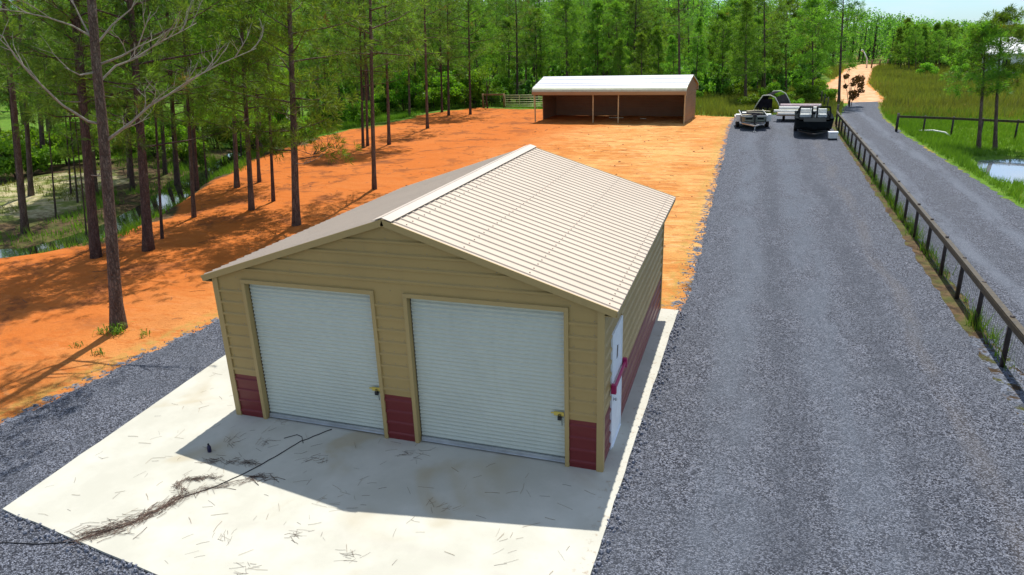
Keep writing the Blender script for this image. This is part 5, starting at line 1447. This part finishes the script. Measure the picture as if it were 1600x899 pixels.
# dark cable
CAB = [(-4.2, -4.9), (-2.9, -4.62), (-1.56, -4.37), (-0.98, -4.2), (-0.39, -4.05), (0.1, -3.87), (0.63, -3.37), (0.9, -2.6), (1.27, -2.13), (1.47, -1.74), (1.68, -1.13), (1.82, -0.55), (2.15, -0.03)]
mb = MB()
fine = []
for a, b in zip(CAB[:-1], CAB[1:]):
    for k in range(5): fine.append((a[0]+(b[0]-a[0])*k/5+rl.normal(0, .006), a[1]+(b[1]-a[1])*k/5+rl.normal(0, .006)))
fine.append(CAB[-1])
def cz(x, y): return (0.009 if sd_poly(np.array([x]), np.array([y]), slab_poly)[0] > -0.01 else GZ+0.018)
mb.tube([(x, y, cz(x, y)) for x, y in fine], 0.008, 6)
mb.tube([(1.9, -0.6, .008), (1.75, -0.42, .012), (1.62, -0.38, .012), (1.45, -0.55, .008)], 0.006, 5)
o = mb.build('cable', M['black']); tag(o, 'black cable running from under the left shutter over the slab to the gravel', 'cable')
bo = empty('bottle', (0.40, -1.30, 0), 0.4, 'small dark blue bottle standing on the shaded slab in front of the left shutter', 'bottle')
p = MB(); p.tube([(0, 0, 0), (0, 0, .012), (0, 0, .10), (0, 0, .125), (0, 0, .14)], [.030, .036, .036, .026, .014], 14); p.build('body', M['bottle'], bo)
p = MB(); p.tube([(0, 0, .141), (0, 0, .168)], .017, 12); p.build('cap', M['black'], bo)
# fallen branch on the clay
q = random.Random(5); mb = MB()
for k in range(6): twig(mb, (q.uniform(-.3, .3), q.uniform(-.3, .3), 0.08), (q.uniform(-1, 1), q.uniform(-1, 1), .35), q.uniform(1.0, 2.0), .03, 2, q)
o = mb.build('fallen_branch', M['bark_dark']); o.location = (-18.6, 31.2, gz(-18.6, 31.2)); tag(o, 'fallen twiggy branch lying on the clay by the swamp edge', 'branch')

# ------------------------------------------------------------------ light, sky, camera
w = bpy.data.worlds.new('World'); scene.world = w; w.use_nodes = True
nt = w.node_tree; bg = nt.nodes['Background']
sky = nt.nodes.new('ShaderNodeTexSky'); sky.sky_type = 'NISHITA'; sky.sun_disc = False
sky.sun_elevation = R(63.7); sky.sun_rotation = R(-2); sky.air_density = 1.0; sky.dust_density = 0.15; sky.ozone_density = 3.0
tc = nt.nodes.new('ShaderNodeTexCoord'); mp = nt.nodes.new('ShaderNodeMapping'); mp.inputs['Scale'].default_value = (1.0, 1.0, 4.0)
nz = nt.nodes.new('ShaderNodeTexNoise'); nz.inputs['Scale'].default_value = 3.2; nz.inputs['Detail'].default_value = 6; nz.inputs['Roughness'].default_value = 0.55
mr = nt.nodes.new('ShaderNodeMapRange'); mr.inputs['From Min'].default_value = 0.44; mr.inputs['From Max'].default_value = 0.62
mx = nt.nodes.new('ShaderNodeMix'); mx.data_type = 'RGBA'
nt.links.new(tc.outputs['Generated'], mp.inputs[0]); nt.links.new(mp.outputs[0], nz.inputs['Vector']); nt.links.new(nz.outputs['Fac'], mr.inputs['Value'])
nt.links.new(mr.outputs[0], mx.inputs[0]); nt.links.new(sky.outputs[0], mx.inputs[6]); mx.inputs[7].default_value = (5.6, 6.2, 7.0, 1)
sx_ = nt.nodes.new('ShaderNodeSeparateXYZ'); nt.links.new(tc.outputs['Generated'], sx_.inputs[0])
hr = nt.nodes.new('ShaderNodeMapRange'); hr.inputs['From Min'].default_value = 0.0; hr.inputs['From Max'].default_value = 0.22; hr.inputs['To Min'].default_value = 1.0; hr.inputs['To Max'].default_value = 0.0
nt.links.new(sx_.outputs[2], hr.inputs['Value'])
hz_ = nt.nodes.new('ShaderNodeMix'); hz_.data_type = 'RGBA'; hz_.blend_type = 'MULTIPLY'; hz_.inputs[7].default_value = (0.50, 0.72, 1.02, 1)
nt.links.new(hr.outputs[0], hz_.inputs[0]); nt.links.new(sky.outputs[0], hz_.inputs[6]); nt.links.new(hz_.outputs[2], mx.inputs[6])
nt.links.new(mx.outputs[2], bg.inputs['Color']); bg.inputs['Strength'].default_value = 0.118

sun = bpy.data.lights.new('sun', 'SUN'); sun.energy = 4.8; sun.angle = R(0.5); sun.color = (1.0, 0.955, 0.87)
so = bpy.data.objects.new('sun', sun); link(so)
so.rotation_euler = Vector((0.012, -0.49, -1.0)).to_track_quat('-Z', 'Y').to_euler()

cam = bpy.data.cameras.new('camera'); cam.sensor_width = 36; cam.lens = 36*1096.1/1600; cam.clip_end = 8000; cam.clip_start = 0.1
co_ = bpy.data.objects.new('camera', cam); link(co_)
yaw, pit, rol = 0.33076715, -0.33869771, -0.03410397
cy_, sy_, cp_, sp_ = math.cos(yaw), math.sin(yaw), math.cos(pit), math.sin(pit)
fwv = Vector((-sy_*cp_, cy_*cp_, sp_)); rtv = Vector((cy_, sy_, 0)); upv = rtv.cross(fwv)
r2 = rtv*math.cos(rol) + upv*math.sin(rol); u2 = -rtv*math.sin(rol) + upv*math.cos(rol)
co_.matrix_world = Matrix(((r2.x, u2.x, -fwv.x, 9.263), (r2.y, u2.y, -fwv.y, -9.95), (r2.z, u2.z, -fwv.z, 6.851), (0, 0, 0, 1)))
scene.camera = co_
vs_ = scene.view_settings; vs_.view_transform = 'Standard'; vs_.look = 'None'; vs_.exposure = 0.38; vs_.gamma = 1.0; vs_.use_curve_mapping = False
scene.cycles.max_bounces = 8; scene.cycles.diffuse_bounces = 3; scene.cycles.transparent_max_bounces = 8
